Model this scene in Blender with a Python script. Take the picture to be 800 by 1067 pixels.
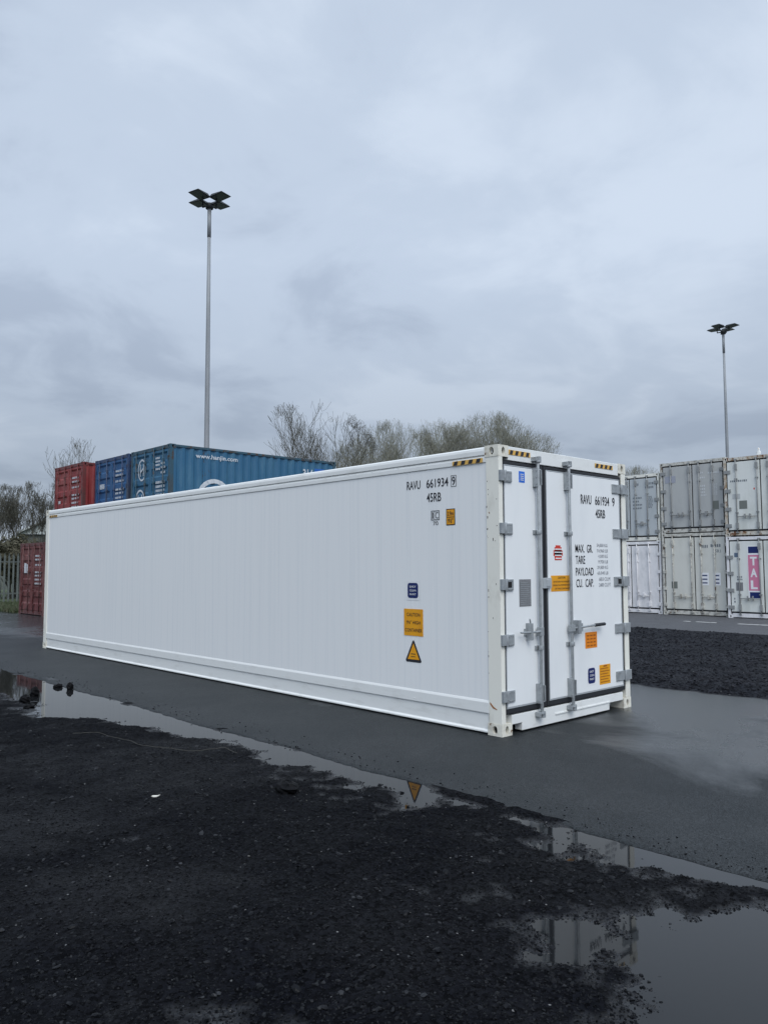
import bpy, math, random
import numpy as np
from mathutils import Vector, Matrix, Euler

for o in list(bpy.data.objects): bpy.data.objects.remove(o)
SC = bpy.context.scene
C = SC.collection
rad = math.radians

# ------------------------------------------------------------ camera
cam = bpy.data.cameras.new('camera'); camo = bpy.data.objects.new('camera', cam); C.objects.link(camo)
camo.location = (-6.193, -4.9374, 1.6696)
camo.rotation_euler = (1.6403931, 0.0040110, -0.7522915)
cam.sensor_fit = 'VERTICAL'; cam.sensor_height = 36.0; cam.sensor_width = 27.0
cam.lens = 820.7036/1067*36.0
cam.clip_start = 0.05; cam.clip_end = 3000
SC.camera = camo
SC.view_settings.view_transform = 'Standard'; SC.view_settings.look = 'None'
SC.view_settings.gamma = 1; SC.view_settings.exposure = 0.10

# ------------------------------------------------------------ sky and sun
SUN_EL, SUN_AZ = rad(48), rad(208)      # azimuth clockwise from +Y: the bright part of the cloud is behind the camera
w = bpy.data.worlds.new('World'); SC.world = w; w.use_nodes = True
nt = w.node_tree; nt.nodes.clear()
def N(t, **k):
    n = nt.nodes.new(t)
    for a, b in k.items(): setattr(n, a, b)
    return n
out = N('ShaderNodeOutputWorld'); bg = N('ShaderNodeBackground'); bg.inputs['Strength'].default_value = 0.1
nt.links.new(bg.outputs[0], out.inputs[0])
sky = N('ShaderNodeTexSky', sky_type='NISHITA'); sky.sun_disc = False; sky.sun_elevation = SUN_EL; sky.sun_rotation = SUN_AZ
geo = N('ShaderNodeNewGeometry')
tc = N('ShaderNodeTexCoord')
sep = N('ShaderNodeSeparateXYZ'); nt.links.new(tc.outputs['Generated'], sep.inputs[0])
def M_(op, a, b=None, c=None, clamp=False):
    n = N('ShaderNodeMath', operation=op); n.use_clamp = clamp
    for i, v in enumerate((a, b, c)):
        if v is None: continue
        if isinstance(v, (int, float)): n.inputs[i].default_value = v
        else: nt.links.new(v, n.inputs[i])
    return n.outputs[0]
zc = M_('ADD', M_('MAXIMUM', sep.outputs['Z'], 0.0), 0.22)
comb = N('ShaderNodeCombineXYZ')
nt.links.new(M_('DIVIDE', sep.outputs['X'], zc), comb.inputs[0]); nt.links.new(M_('DIVIDE', sep.outputs['Y'], zc), comb.inputs[1])
def noise(scale, detail, rough, dist=0.0, off=(0,0,0), sc=(1,1,1)):
    mp = N('ShaderNodeMapping'); mp.inputs['Location'].default_value = off; mp.inputs['Scale'].default_value = sc
    nt.links.new(comb.outputs[0], mp.inputs[0])
    n = N('ShaderNodeTexNoise'); n.inputs['Scale'].default_value = scale; n.inputs['Detail'].default_value = detail
    n.inputs['Roughness'].default_value = rough; n.inputs['Distortion'].default_value = dist
    nt.links.new(mp.outputs[0], n.inputs['Vector']); return n.outputs['Fac']
n1 = noise(0.9, 7, 0.52, 0.25, (11.3, 4.2, 0)); n2 = noise(2.6, 6, 0.55, 0.5, (2.3, 8.1, 0))
f = M_('ADD', M_('MULTIPLY', n1, 0.62), M_('MULTIPLY', n2, 0.38))
ramp = N('ShaderNodeValToRGB'); nt.links.new(f, ramp.inputs[0])
ramp.color_ramp.interpolation = 'EASE'
e = ramp.color_ramp.elements
e[0].position = 0.40; e[0].color = (0.445, 0.525, 0.655, 1)
e[1].position = 0.60; e[1].color = (0.635, 0.725, 0.855, 1)
e2 = e.new(0.50); e2.color = (0.545, 0.635, 0.770, 1)
# brightness of the deck: darker towards the horizon, brighter overhead and round the hidden sun
lowf = N('ShaderNodeMapRange'); lowf.interpolation_type = 'SMOOTHSTEP'
nt.links.new(sep.outputs['Z'], lowf.inputs[0])
for i, v in ((1, 0.04), (2, 0.40), (3, 0.68), (4, 1.04)): lowf.inputs[i].default_value = v
zen = N('ShaderNodeMapRange'); nt.links.new(sep.outputs['Z'], zen.inputs[0])
for i, v in ((1, 0.60), (2, 1.0), (3, 0.0), (4, 0.55)): zen.inputs[i].default_value = v
dotn = N('ShaderNodeVectorMath', operation='DOT_PRODUCT'); nt.links.new(tc.outputs['Generated'], dotn.inputs[0])
dotn.inputs[1].default_value = (math.sin(SUN_AZ)*math.cos(SUN_EL), math.cos(SUN_AZ)*math.cos(SUN_EL), math.sin(SUN_EL))
glow = M_('MULTIPLY', M_('POWER', M_('MAXIMUM', dotn.outputs['Value'], 0.0), 2.5), 0.75)
bright = M_('ADD', M_('ADD', lowf.outputs[0], zen.outputs[0]), glow)
vm = N('ShaderNodeVectorMath', operation='SCALE'); nt.links.new(ramp.outputs[0], vm.inputs[0]); nt.links.new(M_('MULTIPLY', bright, 9.5), vm.inputs['Scale'])
mix = N('ShaderNodeMixRGB'); mix.inputs[0].default_value = 0.94
nt.links.new(sky.outputs[0], mix.inputs[1]); nt.links.new(vm.outputs[0], mix.inputs[2])
nt.links.new(mix.outputs[0], bg.inputs['Color'])

sun = bpy.data.lights.new('sun', 'SUN'); sun.energy = 1.5; sun.angle = rad(35); sun.color = (1, 0.975, 0.93)
suno = bpy.data.objects.new('sun', sun); C.objects.link(suno)
sd = Vector((math.sin(SUN_AZ)*math.cos(SUN_EL), math.cos(SUN_AZ)*math.cos(SUN_EL), math.sin(SUN_EL)))
suno.rotation_euler = sd.to_track_quat('Z', 'Y').to_euler()

# ------------------------------------------------------------ materials
MATS = {}
def mat(name, col, rough=0.5, metal=0.0, col2=None, nscale=4.0, nstretch=(1,1,1), namt=1.0, lo=0.4, hi=0.7, bump=0.0, bscale=60.0, bstretch=(1,1,1), bdist=0.01,
        rough2=None, rust=None, rust_lo=0.62, rust_scale=1.5, spec=0.5, ior=1.45, coat=0.0):
    if name in MATS: return MATS[name]
    m = bpy.data.materials.new(name); m.use_nodes = True; t = m.node_tree; L = t.links
    b = t.nodes['Principled BSDF']
    b.inputs['Roughness'].default_value = rough; b.inputs['Metallic'].default_value = metal; b.inputs['IOR'].default_value = ior
    b.inputs['Specular IOR Level'].default_value = spec; b.inputs['Coat Weight'].default_value = coat
    col = (*col, 1)
    b.inputs['Base Color'].default_value = col
    tcn = t.nodes.new('ShaderNodeTexCoord')
    def nz(scale, st, detail=6, rg=0.6):
        mp = t.nodes.new('ShaderNodeMapping'); mp.inputs['Scale'].default_value = st; L.new(tcn.outputs['Object'], mp.inputs[0])
        n = t.nodes.new('ShaderNodeTexNoise'); n.inputs['Scale'].default_value = scale; n.inputs['Detail'].default_value = detail; n.inputs['Roughness'].default_value = rg
        L.new(mp.outputs[0], n.inputs['Vector']); return n.outputs['Fac']
    def mr(src, a, b_, c, d):
        n = t.nodes.new('ShaderNodeMapRange'); n.interpolation_type = 'SMOOTHSTEP'
        L.new(src, n.inputs[0])
        for i, v in enumerate((a, b_, c, d)): n.inputs[i+1].default_value = v
        return n.outputs[0]
    cur = None
    if col2 is not None:
        f = nz(nscale, nstretch); fac = mr(f, lo, hi, 0, namt)
        mx = t.nodes.new('ShaderNodeMixRGB'); mx.inputs[1].default_value = col; mx.inputs[2].default_value = (*col2, 1); L.new(fac, mx.inputs[0]); cur = mx.outputs[0]
        if rough2 is not None: L.new(mr(f, lo, hi, rough, rough2), b.inputs['Roughness'])
    if rust is not None:
        f2 = nz(rust_scale, (1, 1, 0.6), 9, 0.7)
        mx = t.nodes.new('ShaderNodeMixRGB'); L.new(mr(f2, rust_lo, rust_lo+0.03, 0, 1), mx.inputs[0])
        if cur: L.new(cur, mx.inputs[1])
        else: mx.inputs[1].default_value = col
        mx.inputs[2].default_value = (*rust, 1); cur = mx.outputs[0]
    if cur: L.new(cur, b.inputs['Base Color'])
    if bump:
        bp = t.nodes.new('ShaderNodeBump'); bp.inputs['Strength'].default_value = bump; bp.inputs['Distance'].default_value = bdist
        L.new(nz(bscale, bstretch, 5, 0.6), bp.inputs['Height']); L.new(bp.outputs[0], b.inputs['Normal'])
    MATS[name] = m; return m

WHITE = mat('reefer_white_wall', (0.83, 0.845, 0.845), 0.38, 0, (0.70, 0.735, 0.755), 3.0, (1, 6, 0.10), 0.35, 0.45, 0.7, 0.03, 9.0, (1, 3.2, 0.08), 0.003, rust=(0.56, 0.60, 0.62), rust_lo=0.69, rust_scale=2.6)
WDOOR = mat('reefer_white_door', (0.83, 0.85, 0.855), 0.32, 0, (0.74, 0.765, 0.78), 1.6, (1.4, 1, 0.5), 0.6, 0.45, 0.75, 0.05, 4.0, (1, 1, 1), 0.01)
WFRAME = mat('cream_frame_paint', (0.83, 0.82, 0.745), 0.42, 0, (0.60, 0.585, 0.52), 5.0, (1, 1, 0.5), 0.7, 0.5, 0.75, 0.08, 30, (1,1,1), 0.003, rust=(0.22, 0.11, 0.045), rust_lo=0.665, rust_scale=7.0)
WCAST = mat('worn_casting_paint', (0.77, 0.75, 0.66), 0.55, 0, (0.50, 0.47, 0.40), 10.0, (1,1,1), 0.8, 0.45, 0.7, 0.2, 40, (1,1,1), 0.004, rust=(0.16, 0.08, 0.035), rust_lo=0.63, rust_scale=11.0)
WRAIL = mat('white_rail_paint', (0.80, 0.815, 0.80), 0.35, 0, (0.66, 0.67, 0.65), 6.0, (1, 0.5, 2), 0.7, 0.5, 0.75, 0.04, 20, (1,1,1), 0.003, rust=(0.34, 0.30, 0.24), rust_lo=0.74, rust_scale=9.0)
STEEL = mat('galvanised_steel', (0.36, 0.385, 0.40), 0.42, 0.25, (0.26, 0.28, 0.295), 14, (1,1,1), 0.8, 0.4, 0.7, 0.1, 60)
ALU = mat('aluminium_trim', (0.48, 0.51, 0.53), 0.4, 0.3)
RUBBER = mat('black_rubber', (0.022, 0.024, 0.028), 0.55)
DARK = mat('dark_void', (0.012, 0.012, 0.013), 0.9)
BLACK = mat('black_lettering', (0.02, 0.022, 0.03), 0.5)
YEL = mat('hazard_yellow', (0.74, 0.44, 0.10), 0.5, 0, (0.62, 0.38, 0.09), 8, (1,1,1), 0.7)
ORANGE = mat('caution_orange', (0.80, 0.36, 0.012), 0.45, 0, (0.70, 0.30, 0.015), 6)
ORANGE2 = mat('deep_orange', (0.78, 0.24, 0.012), 0.45)
NAVY = mat('navy_sticker', (0.008, 0.02, 0.12), 0.4)
BLUE_ST = mat('blue_sticker', (0.02, 0.16, 0.68), 0.4)
RED_ST = mat('red_sticker', (0.62, 0.05, 0.03), 0.45)
WHITE_ST = mat('white_sticker', (0.80, 0.81, 0.83), 0.4)
GREY_PL = mat('grey_plate', (0.26, 0.265, 0.275), 0.5, 0.2, (0.19, 0.195, 0.205), 60, (1,1,1), 1)
GREY_TX = mat('faded_grey_lettering', (0.25, 0.26, 0.29), 0.6)
PINK = mat('faded_pink', (0.62, 0.21, 0.33), 0.5)

# ------------------------------------------------------------ mesh helpers
class MB:
    def __init__(s): s.v = []; s.f = []; s.m = []; s.mi = 0; s.sm = []; s.smooth = False
    def add(s, vs, fs):
        k = len(s.v); s.v += [tuple(p) for p in vs]
        for q in fs: s.f.append(tuple(i+k for i in q)); s.m.append(s.mi); s.sm.append(s.smooth)
    def box(s, x0, x1, y0, y1, z0, z1):
        s.add([(x0,y0,z0),(x1,y0,z0),(x1,y1,z0),(x0,y1,z0),(x0,y0,z1),(x1,y0,z1),(x1,y1,z1),(x0,y1,z1)],
              [(0,3,2,1),(4,5,6,7),(0,1,5,4),(1,2,6,5),(2,3,7,6),(3,0,4,7)])
    def tube(s, pts, r, n=8, cap=True):
        P = [Vector(p) for p in pts]; R = r if isinstance(r, (list, tuple)) else [r]*len(P)
        vs = []; up = None
        for i, p in enumerate(P):
            d = (P[min(i+1, len(P)-1)]-P[max(i-1, 0)]).normalized()
            if up is None: up = Vector((0,0,1)) if abs(d.z) < 0.9 else Vector((1,0,0))
            a = d.cross(up).normalized(); b = a.cross(d).normalized(); up = b
            for k in range(n):
                t = 2*math.pi*k/n; vs.append(p + (a*math.cos(t)+b*math.sin(t))*R[i])
        fs = []
        for i in range(len(P)-1):
            for k in range(n):
                fs.append((i*n+k, i*n+(k+1)%n, (i+1)*n+(k+1)%n, (i+1)*n+k))
        old = s.smooth; s.smooth = True; 
        s.add(vs, fs); k0 = len(s.v)-len(vs); s.smooth = False
        if cap:
            s.f.append(tuple(k0+k for k in range(n))[::-1]); s.f.append(tuple(k0+(len(P)-1)*n+k for k in range(n))); s.m += [s.mi]*2; s.sm += [False]*2
        s.smooth = old
    def prof(s, pts, axis, a, b, cap=True):
        """extrude a closed 2D profile along an axis; profile is in the two other axes in order"""
        n = len(pts); vs = []
        for t in (a, b):
            for p, q in pts:
                vs.append({'x': (t, p, q), 'y': (p, t, q), 'z': (p, q, t)}[axis])
        fs = [(i, (i+1) % n, n+(i+1) % n, n+i) for i in range(n)]
        if cap: fs += [tuple(range(n))[::-1], tuple(range(n, 2*n))]
        s.add(vs, fs)
    def holed(s, o, ux, uy, w_, h_, rx, ry, depth, cx=None, cy=None, back=None):
        """rectangle with a real oval hole; normal = ux x uy, hole sinks to the other side"""
        o, ux, uy = Vector(o), Vector(ux), Vector(uy); nn = ux.cross(uy)
        cx = w_/2 if cx is None else cx; cy = h_/2 if cy is None else cy
        outer = []
        for i in range(4): outer.append((w_*i/4, 0))
        for i in range(4): outer.append((w_, h_*i/4))
        for i in range(4): outer.append((w_*(1-i/4), h_))
        for i in range(4): outer.append((0, h_*(1-i/4)))
        vs = [o+ux*a+uy*b for a, b in outer]; inn = []
        for a, b in outer:
            t = math.atan2((b-cy)/h_, (a-cx)/w_)
            inn.append((cx+rx*math.cos(t), cy+ry*math.sin(t)))
        vs += [o+ux*a+uy*b for a, b in inn]; vs += [o+ux*a+uy*b-nn*depth for a, b in inn]
        n = 16; fs = [(i, (i+1) % n, n+(i+1) % n, n+i) for i in range(n)]+[(n+i, n+(i+1) % n, 2*n+(i+1) % n, 2*n+i) for i in range(n)]
        s.add(vs, fs)
        old = s.mi; s.mi = 1 if back is None else back
        s.add([o+ux*a+uy*b-nn*depth for a, b in inn], [tuple(range(n))]); s.mi = old
    def build(s, name, mats, parent=None, bevel=0.0, seg=2):
        me = bpy.data.meshes.new(name); me.from_pydata(s.v, [], s.f)
        ms = mats if isinstance(mats, (list, tuple)) else [mats]
        for m in ms: me.materials.append(m)
        me.polygons.foreach_set('material_index', [min(i, len(ms)-1) for i in s.m])
        me.polygons.foreach_set('use_smooth', s.sm)
        me.update()
        o = bpy.data.objects.new(name, me); C.objects.link(o)
        if parent: o.parent = parent
        if bevel:
            b = o.modifiers.new('bevel', 'BEVEL'); b.width = bevel; b.segments = seg; b.limit_method = 'ANGLE'; b.angle_limit = rad(40)
        return o

def npmesh(name, V, F, m, parent=None, smooth=False):
    me = bpy.data.meshes.new(name)
    me.vertices.add(len(V)); me.vertices.foreach_set('co', np.asarray(V, np.float32).ravel())
    k = F.shape[1]; me.loops.add(F.size); me.loops.foreach_set('vertex_index', F.astype(np.int32).ravel())
    me.polygons.add(len(F)); me.polygons.foreach_set('loop_start', np.arange(0, F.size, k, dtype=np.int32))
    me.polygons.foreach_set('loop_total', np.full(len(F), k, np.int32))
    me.polygons.foreach_set('use_smooth', np.full(len(F), smooth))
    me.materials.append(m); me.update(calc_edges=True); me.validate()
    o = bpy.data.objects.new(name, me); C.objects.link(o)
    if parent: o.parent = parent
    return o

def thing(name, label, cat, loc=(0,0,0), rotz=0.0, group=None):
    o = bpy.data.objects.new(name, None); C.objects.link(o); o.location = loc; o.rotation_euler = (0, 0, rotz); o.empty_display_size = 0.3
    return tag(o, label, cat, group)
def tag(o, label=None, cat=None, group=None, kind=None):
    if label: o['label'] = label
    if cat: o['category'] = cat
    if group: o['group'] = group
    if kind: o['kind'] = kind
    return o
def copy_tree(o, parent=None):
    c = o.copy(); C.objects.link(c)
    if parent: c.parent = parent
    for ch in [q for q in bpy.data.objects if q.parent == o]: copy_tree(ch, c)
    return c

# text: fitted into a box on a face.  face 'f': plane y=d facing -y, coords (x, z).  face 's': plane x=d facing -x, first coord y (runs from high to low)
_tc = {}
def glyphs(txt, bold=0.0):
    k = (txt, bold)
    if k in _tc: return _tc[k]
    cu = bpy.data.curves.new('t', 'FONT'); cu.body = txt; cu.resolution_u = 3; cu.offset = bold
    ob = bpy.data.objects.new('t', cu); C.objects.link(ob)
    dg = bpy.context.evaluated_depsgraph_get(); dg.update()
    me = bpy.data.meshes.new_from_object(ob.evaluated_get(dg))
    V = np.array([v.co[:] for v in me.vertices]); F = [tuple(p.vertices) for p in me.polygons]
    bpy.data.objects.remove(ob); bpy.data.meshes.remove(me); bpy.data.curves.remove(cu)
    V = V[:, :2]; V = (V-V.min(0))/(V.max(0)-V.min(0)); _tc[k] = (V, F); return _tc[k]
def write(mb, face, d, txt, a0, a1, z0, z1, bold=0.008):
    V, F = glyphs(txt, bold)
    if face == 'f': mb.add([(a0+(a1-a0)*u, d, z0+(z1-z0)*v) for u, v in V], F)
    else: mb.add([(d, a0+(a1-a0)*u, z0+(z1-z0)*v) for u, v in V], F)
def patch(mb, face, d, a0, a1, z0, z1, t=0.0015):
    if face == 'f': mb.box(min(a0,a1), max(a0,a1), d-t, d, z0, z1)
    else: mb.box(d-t, d, min(a0,a1), max(a0,a1), z0, z1)
def poly(mb, face, d, pts):
    vs = [((a, d, z) if face == 'f' else (d, a, z)) for a, z in pts]; mb.add(vs, [tuple(range(len(pts)))])
def rrect(a0, a1, z0, z1, r, n=4):
    pts = []
    lo, hi = min(a0, a1), max(a0, a1)
    for cx, cz, t0 in ((hi-r, z1-r, 0), (lo+r, z1-r, 90), (lo+r, z0+r, 180), (hi-r, z0+r, 270)):
        for i in range(n+1):
            t = rad(t0+90*i/n); pts.append((cx+r*math.cos(t), cz+r*math.sin(t)))
    return pts

# ------------------------------------------------------------ numpy noise
_rng = np.random.RandomState(7); _T = _rng.rand(512, 512)
def vnoise(x, y, s=1.0):
    x = x*s+1000.3; y = y*s+700.7
    xi = np.floor(x).astype(int); yi = np.floor(y).astype(int); fx = x-xi; fy = y-yi
    fx = fx*fx*(3-2*fx); fy = fy*fy*(3-2*fy)
    g = lambda a, b: _T[a % 512, b % 512]
    return (g(xi, yi)*(1-fx)+g(xi+1, yi)*fx)*(1-fy)+(g(xi, yi+1)*(1-fx)+g(xi+1, yi+1)*fx)*fy-0.5
def fbm(x, y, s, o=4, gain=0.5):
    a = 1.0; r = 0
    for i in range(o): r = r+a*vnoise(x+i*13.1, y-i*7.7, s*2**i); a *= gain
    return r

# ------------------------------------------------------------ ground
EDGE, EDGE2, ROAD = -1.75, 4.16, 13.7
WATER_Z = -0.012
P_EDGE = [(-1.70,14.5),(-2.55,14.5),(-3.0,11.0),(-2.75,8.6),(-2.62,6.6),(-2.62,5.6),(-2.55,5.05),(-2.85,4.75),(-2.86,4.25),(-2.55,3.95),(-2.35,3.55),(-2.28,3.0),(-2.2,2.55),(-2.05,2.05),
          (-2.0,1.6),(-2.05,1.0),(-2.08,0.5),(-2.07,0.0),(-2.05,-0.5),(-2.12,-0.9),(-2.02,-1.15),(-1.92,-1.4),(-1.70,-1.6)]
P_EDGE2 = [(-1.70,-1.35),(-1.84,-1.45),(-2.02,-1.75),(-2.12,-2.0),(-2.10,-2.3),(-2.08,-2.55),(-2.02,-2.75),(-1.93,-2.95),(-1.86,-3.25),(-1.86,-3.8),(-1.70,-4.2)]
P_BIG = [(-3.02,-2.54),(-2.84,-2.66),(-2.80,-2.90),(-2.66,-2.92),(-2.50,-3.02),(-2.36,-3.18),(-2.22,-3.37),(-2.1,-3.9),(-2.5,-4.6),(-3.6,-5.0),(-4.1,-4.0),(-3.64,-3.42),(-3.5,-3.27),(-3.20,-3.20),(-3.14,-3.08),(-3.34,-3.04),(-3.50,-2.96),(-3.34,-2.76),(-3.12,-2.58)]
P_SMALL = [(-4.55,-2.28),(-4.46,-2.30),(-4.46,-2.42),(-4.50,-2.55),(-4.62,-2.52),(-4.62,-2.36)]
def polysd(X, Y, P):
    P = np.array(P); d = np.full(X.shape, 1e9); ins = np.zeros(X.shape, bool)
    for i in range(len(P)):
        a, b = P[i], P[(i+1) % len(P)]; e = b-a
        t = np.clip(((X-a[0])*e[0]+(Y-a[1])*e[1])/(e@e), 0, 1)
        d = np.minimum(d, np.hypot(X-a[0]-t*e[0], Y-a[1]-t*e[1]))
        c = ((a[1] > Y) != (b[1] > Y)) & (X < e[0]*(Y-a[1])/(e[1]+1e-12)+a[0]); ins ^= c
    return np.where(ins, -d, d)
def hgrav(X, Y):
    sdm = np.full(X.shape, 9.0)
    for P in (P_EDGE, P_EDGE2, P_BIG, P_SMALL):
        sdm = np.minimum(sdm, polysd(X, Y, P))
    sdm = sdm + fbm(X, Y, 3.0, 4)*0.19
    sh = 0.6*np.exp(-(((X+3.10)/0.20)**2+((Y+2.90)/0.20)**2)) + np.exp(-(((X+2.0)/0.3)**2+((Y+1.60)/0.55)**2)); sdm = sdm+sh*(0.26+fbm(X, Y, 6.0, 4)*0.44)
    h = WATER_Z + np.where(sdm > 0, 0.040*(1-np.exp(-sdm/0.30)), -0.026*(1-np.exp(sdm/0.22)))
    h = h + fbm(X, Y, 1.3, 3)*0.030*np.clip(sdm*2+0.2, 0, 1) + fbm(X, Y, 7, 3)*0.024 + fbm(X, Y, 30, 2)*0.004
    return h
def steps(lo, hi, regions, coarse):
    """coordinate list: fine steps inside the given regions, growing outside"""
    out = []; 
    for a, b, s in regions: out += list(np.arange(a, b-1e-6, s))
    a0 = regions[0][0]; b1 = regions[-1][1]; out.append(b1)
    s = regions[0][2]; x = a0; L_ = []
    while x > lo: s *= coarse; x -= s; L_.append(x)
    s = regions[-1][2]; x = b1; R_ = []
    while x < hi: s *= coarse; x += s; R_.append(x)
    return np.array(L_[::-1]+out+R_)
def grid_mesh(name, xs, ys, hf, m, smooth=True):
    X, Y = np.meshgrid(xs, ys); Z = hf(X, Y); nx, ny = len(xs), len(ys)
    V = np.stack([X, Y, Z], -1).reshape(-1, 3); i = np.arange(nx*ny).reshape(ny, nx)
    F = np.stack([i[:-1,:-1], i[:-1,1:], i[1:,1:], i[1:,:-1]], -1).reshape(-1, 4)
    return npmesh(name, V, F, m, None, smooth)

def ground_mat(name, c1, c2, r1, r2, vs=55.0, bd=0.012, bs=0.9, cl=(0.35,0.7), specks=True, spec=0.35, wet=0):
    m = bpy.data.materials.new(name); m.use_nodes = True; t = m.node_tree; L = t.links; b = t.nodes['Principled BSDF']
    tcn = t.nodes.new('ShaderNodeTexCoord')
    def tex(kind, scale, **k):
        n = t.nodes.new(kind); n.inputs['Scale'].default_value = scale
        for a, v in k.items(): n.inputs[a].default_value = v
        L.new(tcn.outputs['Object'], n.inputs['Vector']); return n
    def mr(src, a, b_, c, d):
        n = t.nodes.new('ShaderNodeMapRange'); L.new(src, n.inputs[0])
        for i, v in enumerate((a, b_, c, d)): n.inputs[i+1].default_value = v
        return n.outputs[0]
    n = tex('ShaderNodeTexNoise', 1.1, Detail=8, Roughness=0.62); v = tex('ShaderNodeTexVoronoi', vs); n3 = tex('ShaderNodeTexNoise', vs*2.2, Detail=4)
    mx = t.nodes.new('ShaderNodeMixRGB'); mx.inputs[1].default_value = (*c1, 1); mx.inputs[2].default_value = (*c2, 1); L.new(mr(n.outputs['Fac'], cl[0], cl[1], 0, 1), mx.inputs[0])
    hs = t.nodes.new('ShaderNodeHueSaturation'); L.new(mx.outputs[0], hs.inputs['Color'])
    sc = t.nodes.new('ShaderNodeSeparateColor'); L.new(v.outputs['Color'], sc.inputs[0]); L.new(mr(sc.outputs[0], 0, 1, 0.35, 1.9), hs.inputs['Value'])
    last = hs.outputs[0]
    if specks:
        v2 = tex('ShaderNodeTexVoronoi', vs*0.9); s2 = t.nodes.new('ShaderNodeSeparateColor'); L.new(v2.outputs['Color'], s2.inputs[0])
        mk = t.nodes.new('ShaderNodeMath'); mk.operation = 'MULTIPLY'; L.new(mr(s2.outputs[1], 0.989, 0.993, 0, 1), mk.inputs[0]); L.new(mr(v2.outputs['Distance'], 0.20, 0.32, 1, 0), mk.inputs[1])
        m2 = t.nodes.new('ShaderNodeMixRGB'); L.new(mk.outputs[0], m2.inputs[0]); L.new(last, m2.inputs[1]); m2.inputs[2].default_value = (0.20, 0.20, 0.20, 1); last = m2.outputs[0]
    L.new(last, b.inputs['Base Color']); L.new(mr(n.outputs['Fac'], cl[0], cl[1], r1, r2), b.inputs['Roughness'])
    ad = t.nodes.new('ShaderNodeMath'); ad.operation = 'MULTIPLY_ADD'; L.new(n3.outputs['Fac'], ad.inputs[0]); ad.inputs[1].default_value = 0.6; L.new(v.outputs['Distance'], ad.inputs[2])
    bp = t.nodes.new('ShaderNodeBump'); bp.inputs['Strength'].default_value = bs; bp.inputs['Distance'].default_value = bd; L.new(ad.outputs[0], bp.inputs['Height']); L.new(bp.outputs[0], b.inputs['Normal'])
    b.inputs['Specular IOR Level'].default_value = spec
    if wet:
        sp = t.nodes.new('ShaderNodeSeparateXYZ'); L.new(tcn.outputs['Object'], sp.inputs[0])
        damp = mr(tex('ShaderNodeTexNoise', 0.55, Detail=5, Roughness=0.6, Distortion=0.6).outputs['Fac'], 0.50, 0.66, 0, 1) if wet == 1 else None
        if wet == 1:
            mar = mr(sp.outputs['Z'], WATER_Z+0.012, WATER_Z+0.001, 0, 1)
            mm = t.nodes.new('ShaderNodeMath'); mm.operation = 'MULTIPLY_ADD'; mm.use_clamp = True; L.new(damp, mm.inputs[0]); mm.inputs[1].default_value = 0.22; L.new(mar, mm.inputs[2]); fac = mm.outputs[0]
            L.new(mr(fac, 0, 1, spec, 0.42), b.inputs['Specular IOR Level']); L.new(mr(fac, 0, 1, 0.75, 0.25), b.inputs['Roughness'])
        else:
            gx = mr(sp.outputs['X'], -0.9, 2.2, -0.30, 0.17); n5 = tex('ShaderNodeTexNoise', 0.42, Detail=6, Roughness=0.6, Distortion=0.9)
            mm = t.nodes.new('ShaderNodeMath'); mm.operation = 'ADD'; L.new(gx, mm.inputs[0]); L.new(n5.outputs['Fac'], mm.inputs[1]); fac = mr(mm.outputs[0], 0.40, 0.60, 0, 1)
            L.new(mr(fac, 0, 1, spec, 1.0), b.inputs['Specular IOR Level']); L.new(mr(fac, 0, 1, 0.55, 0.24), b.inputs['Roughness']); L.new(mr(fac, 0, 1, bs, 0.22), bp.inputs['Strength'])
    MATS[name] = m; return m
GRAVEL = ground_mat('wet_black_grit', (0.0036, 0.0040, 0.0056), (0.0085, 0.009, 0.0102), 0.75, 0.6, spec=0.03, wet=1)
GRAVEL2 = ground_mat('damp_dark_grit', (0.008, 0.009, 0.012), (0.017, 0.018, 0.022), 0.75, 0.6, 30, 0.02, spec=0.1)
TARMAC = ground_mat('wet_tarmac', (0.019, 0.022, 0.024), (0.027, 0.030, 0.032), 0.36, 0.55, 150.0, 0.0035, 0.6, (0.38, 0.62), False, 0.16, 2)
TARMAC2 = ground_mat('old_tarmac', (0.055, 0.057, 0.062), (0.075, 0.077, 0.083), 0.55, 0.7, 90.0, 0.004, 0.5, (0.38, 0.62), False)
SOIL = mat('rough_soil', (0.035, 0.04, 0.028), 0.9, 0, (0.05, 0.06, 0.03), 0.3, bump=0.6, bscale=3, bdist=0.2)
GRASSM = mat('verge_turf', (0.05, 0.075, 0.03), 0.85, 0, (0.075, 0.085, 0.045), 2.0, bump=0.9, bscale=20, bdist=0.05)
BLADE = mat('grass_blades', (0.05, 0.072, 0.03), 0.6, 0, (0.10, 0.10, 0.06), 3.0)
WATER = mat('puddle_water', (0.010, 0.011, 0.012), 0.025, ior=1.333, bump=0.04, bscale=5, bdist=0.004)
PAINT = mat('road_paint', (0.62, 0.62, 0.60), 0.6, 0, (0.25, 0.25, 0.25), 9, (1,1,1), 1, 0.5, 0.7)

m = MB(); m.box(-1500, 1500, -1500, 1500, -1.0, -0.22); tag(m.build('ground', SOIL), kind='structure')
# near gravel
tag(grid_mesh('gravel_yard', steps(-30, -1.73, [(-6.3, -3.4, 0.022), (-3.4, -1.70, 0.014)], 1.15), steps(-30, 34, [(-5.2, -1.2, 0.016), (-1.2, 4, 0.024), (4, 15, 0.05)], 1.15), hgrav, GRAVEL), kind='structure')
m = MB(); m.box(-12, -1.72, -8, 18, WATER_Z-0.03, WATER_Z); tag(m.build('puddle_water', WATER), kind='structure')
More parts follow.
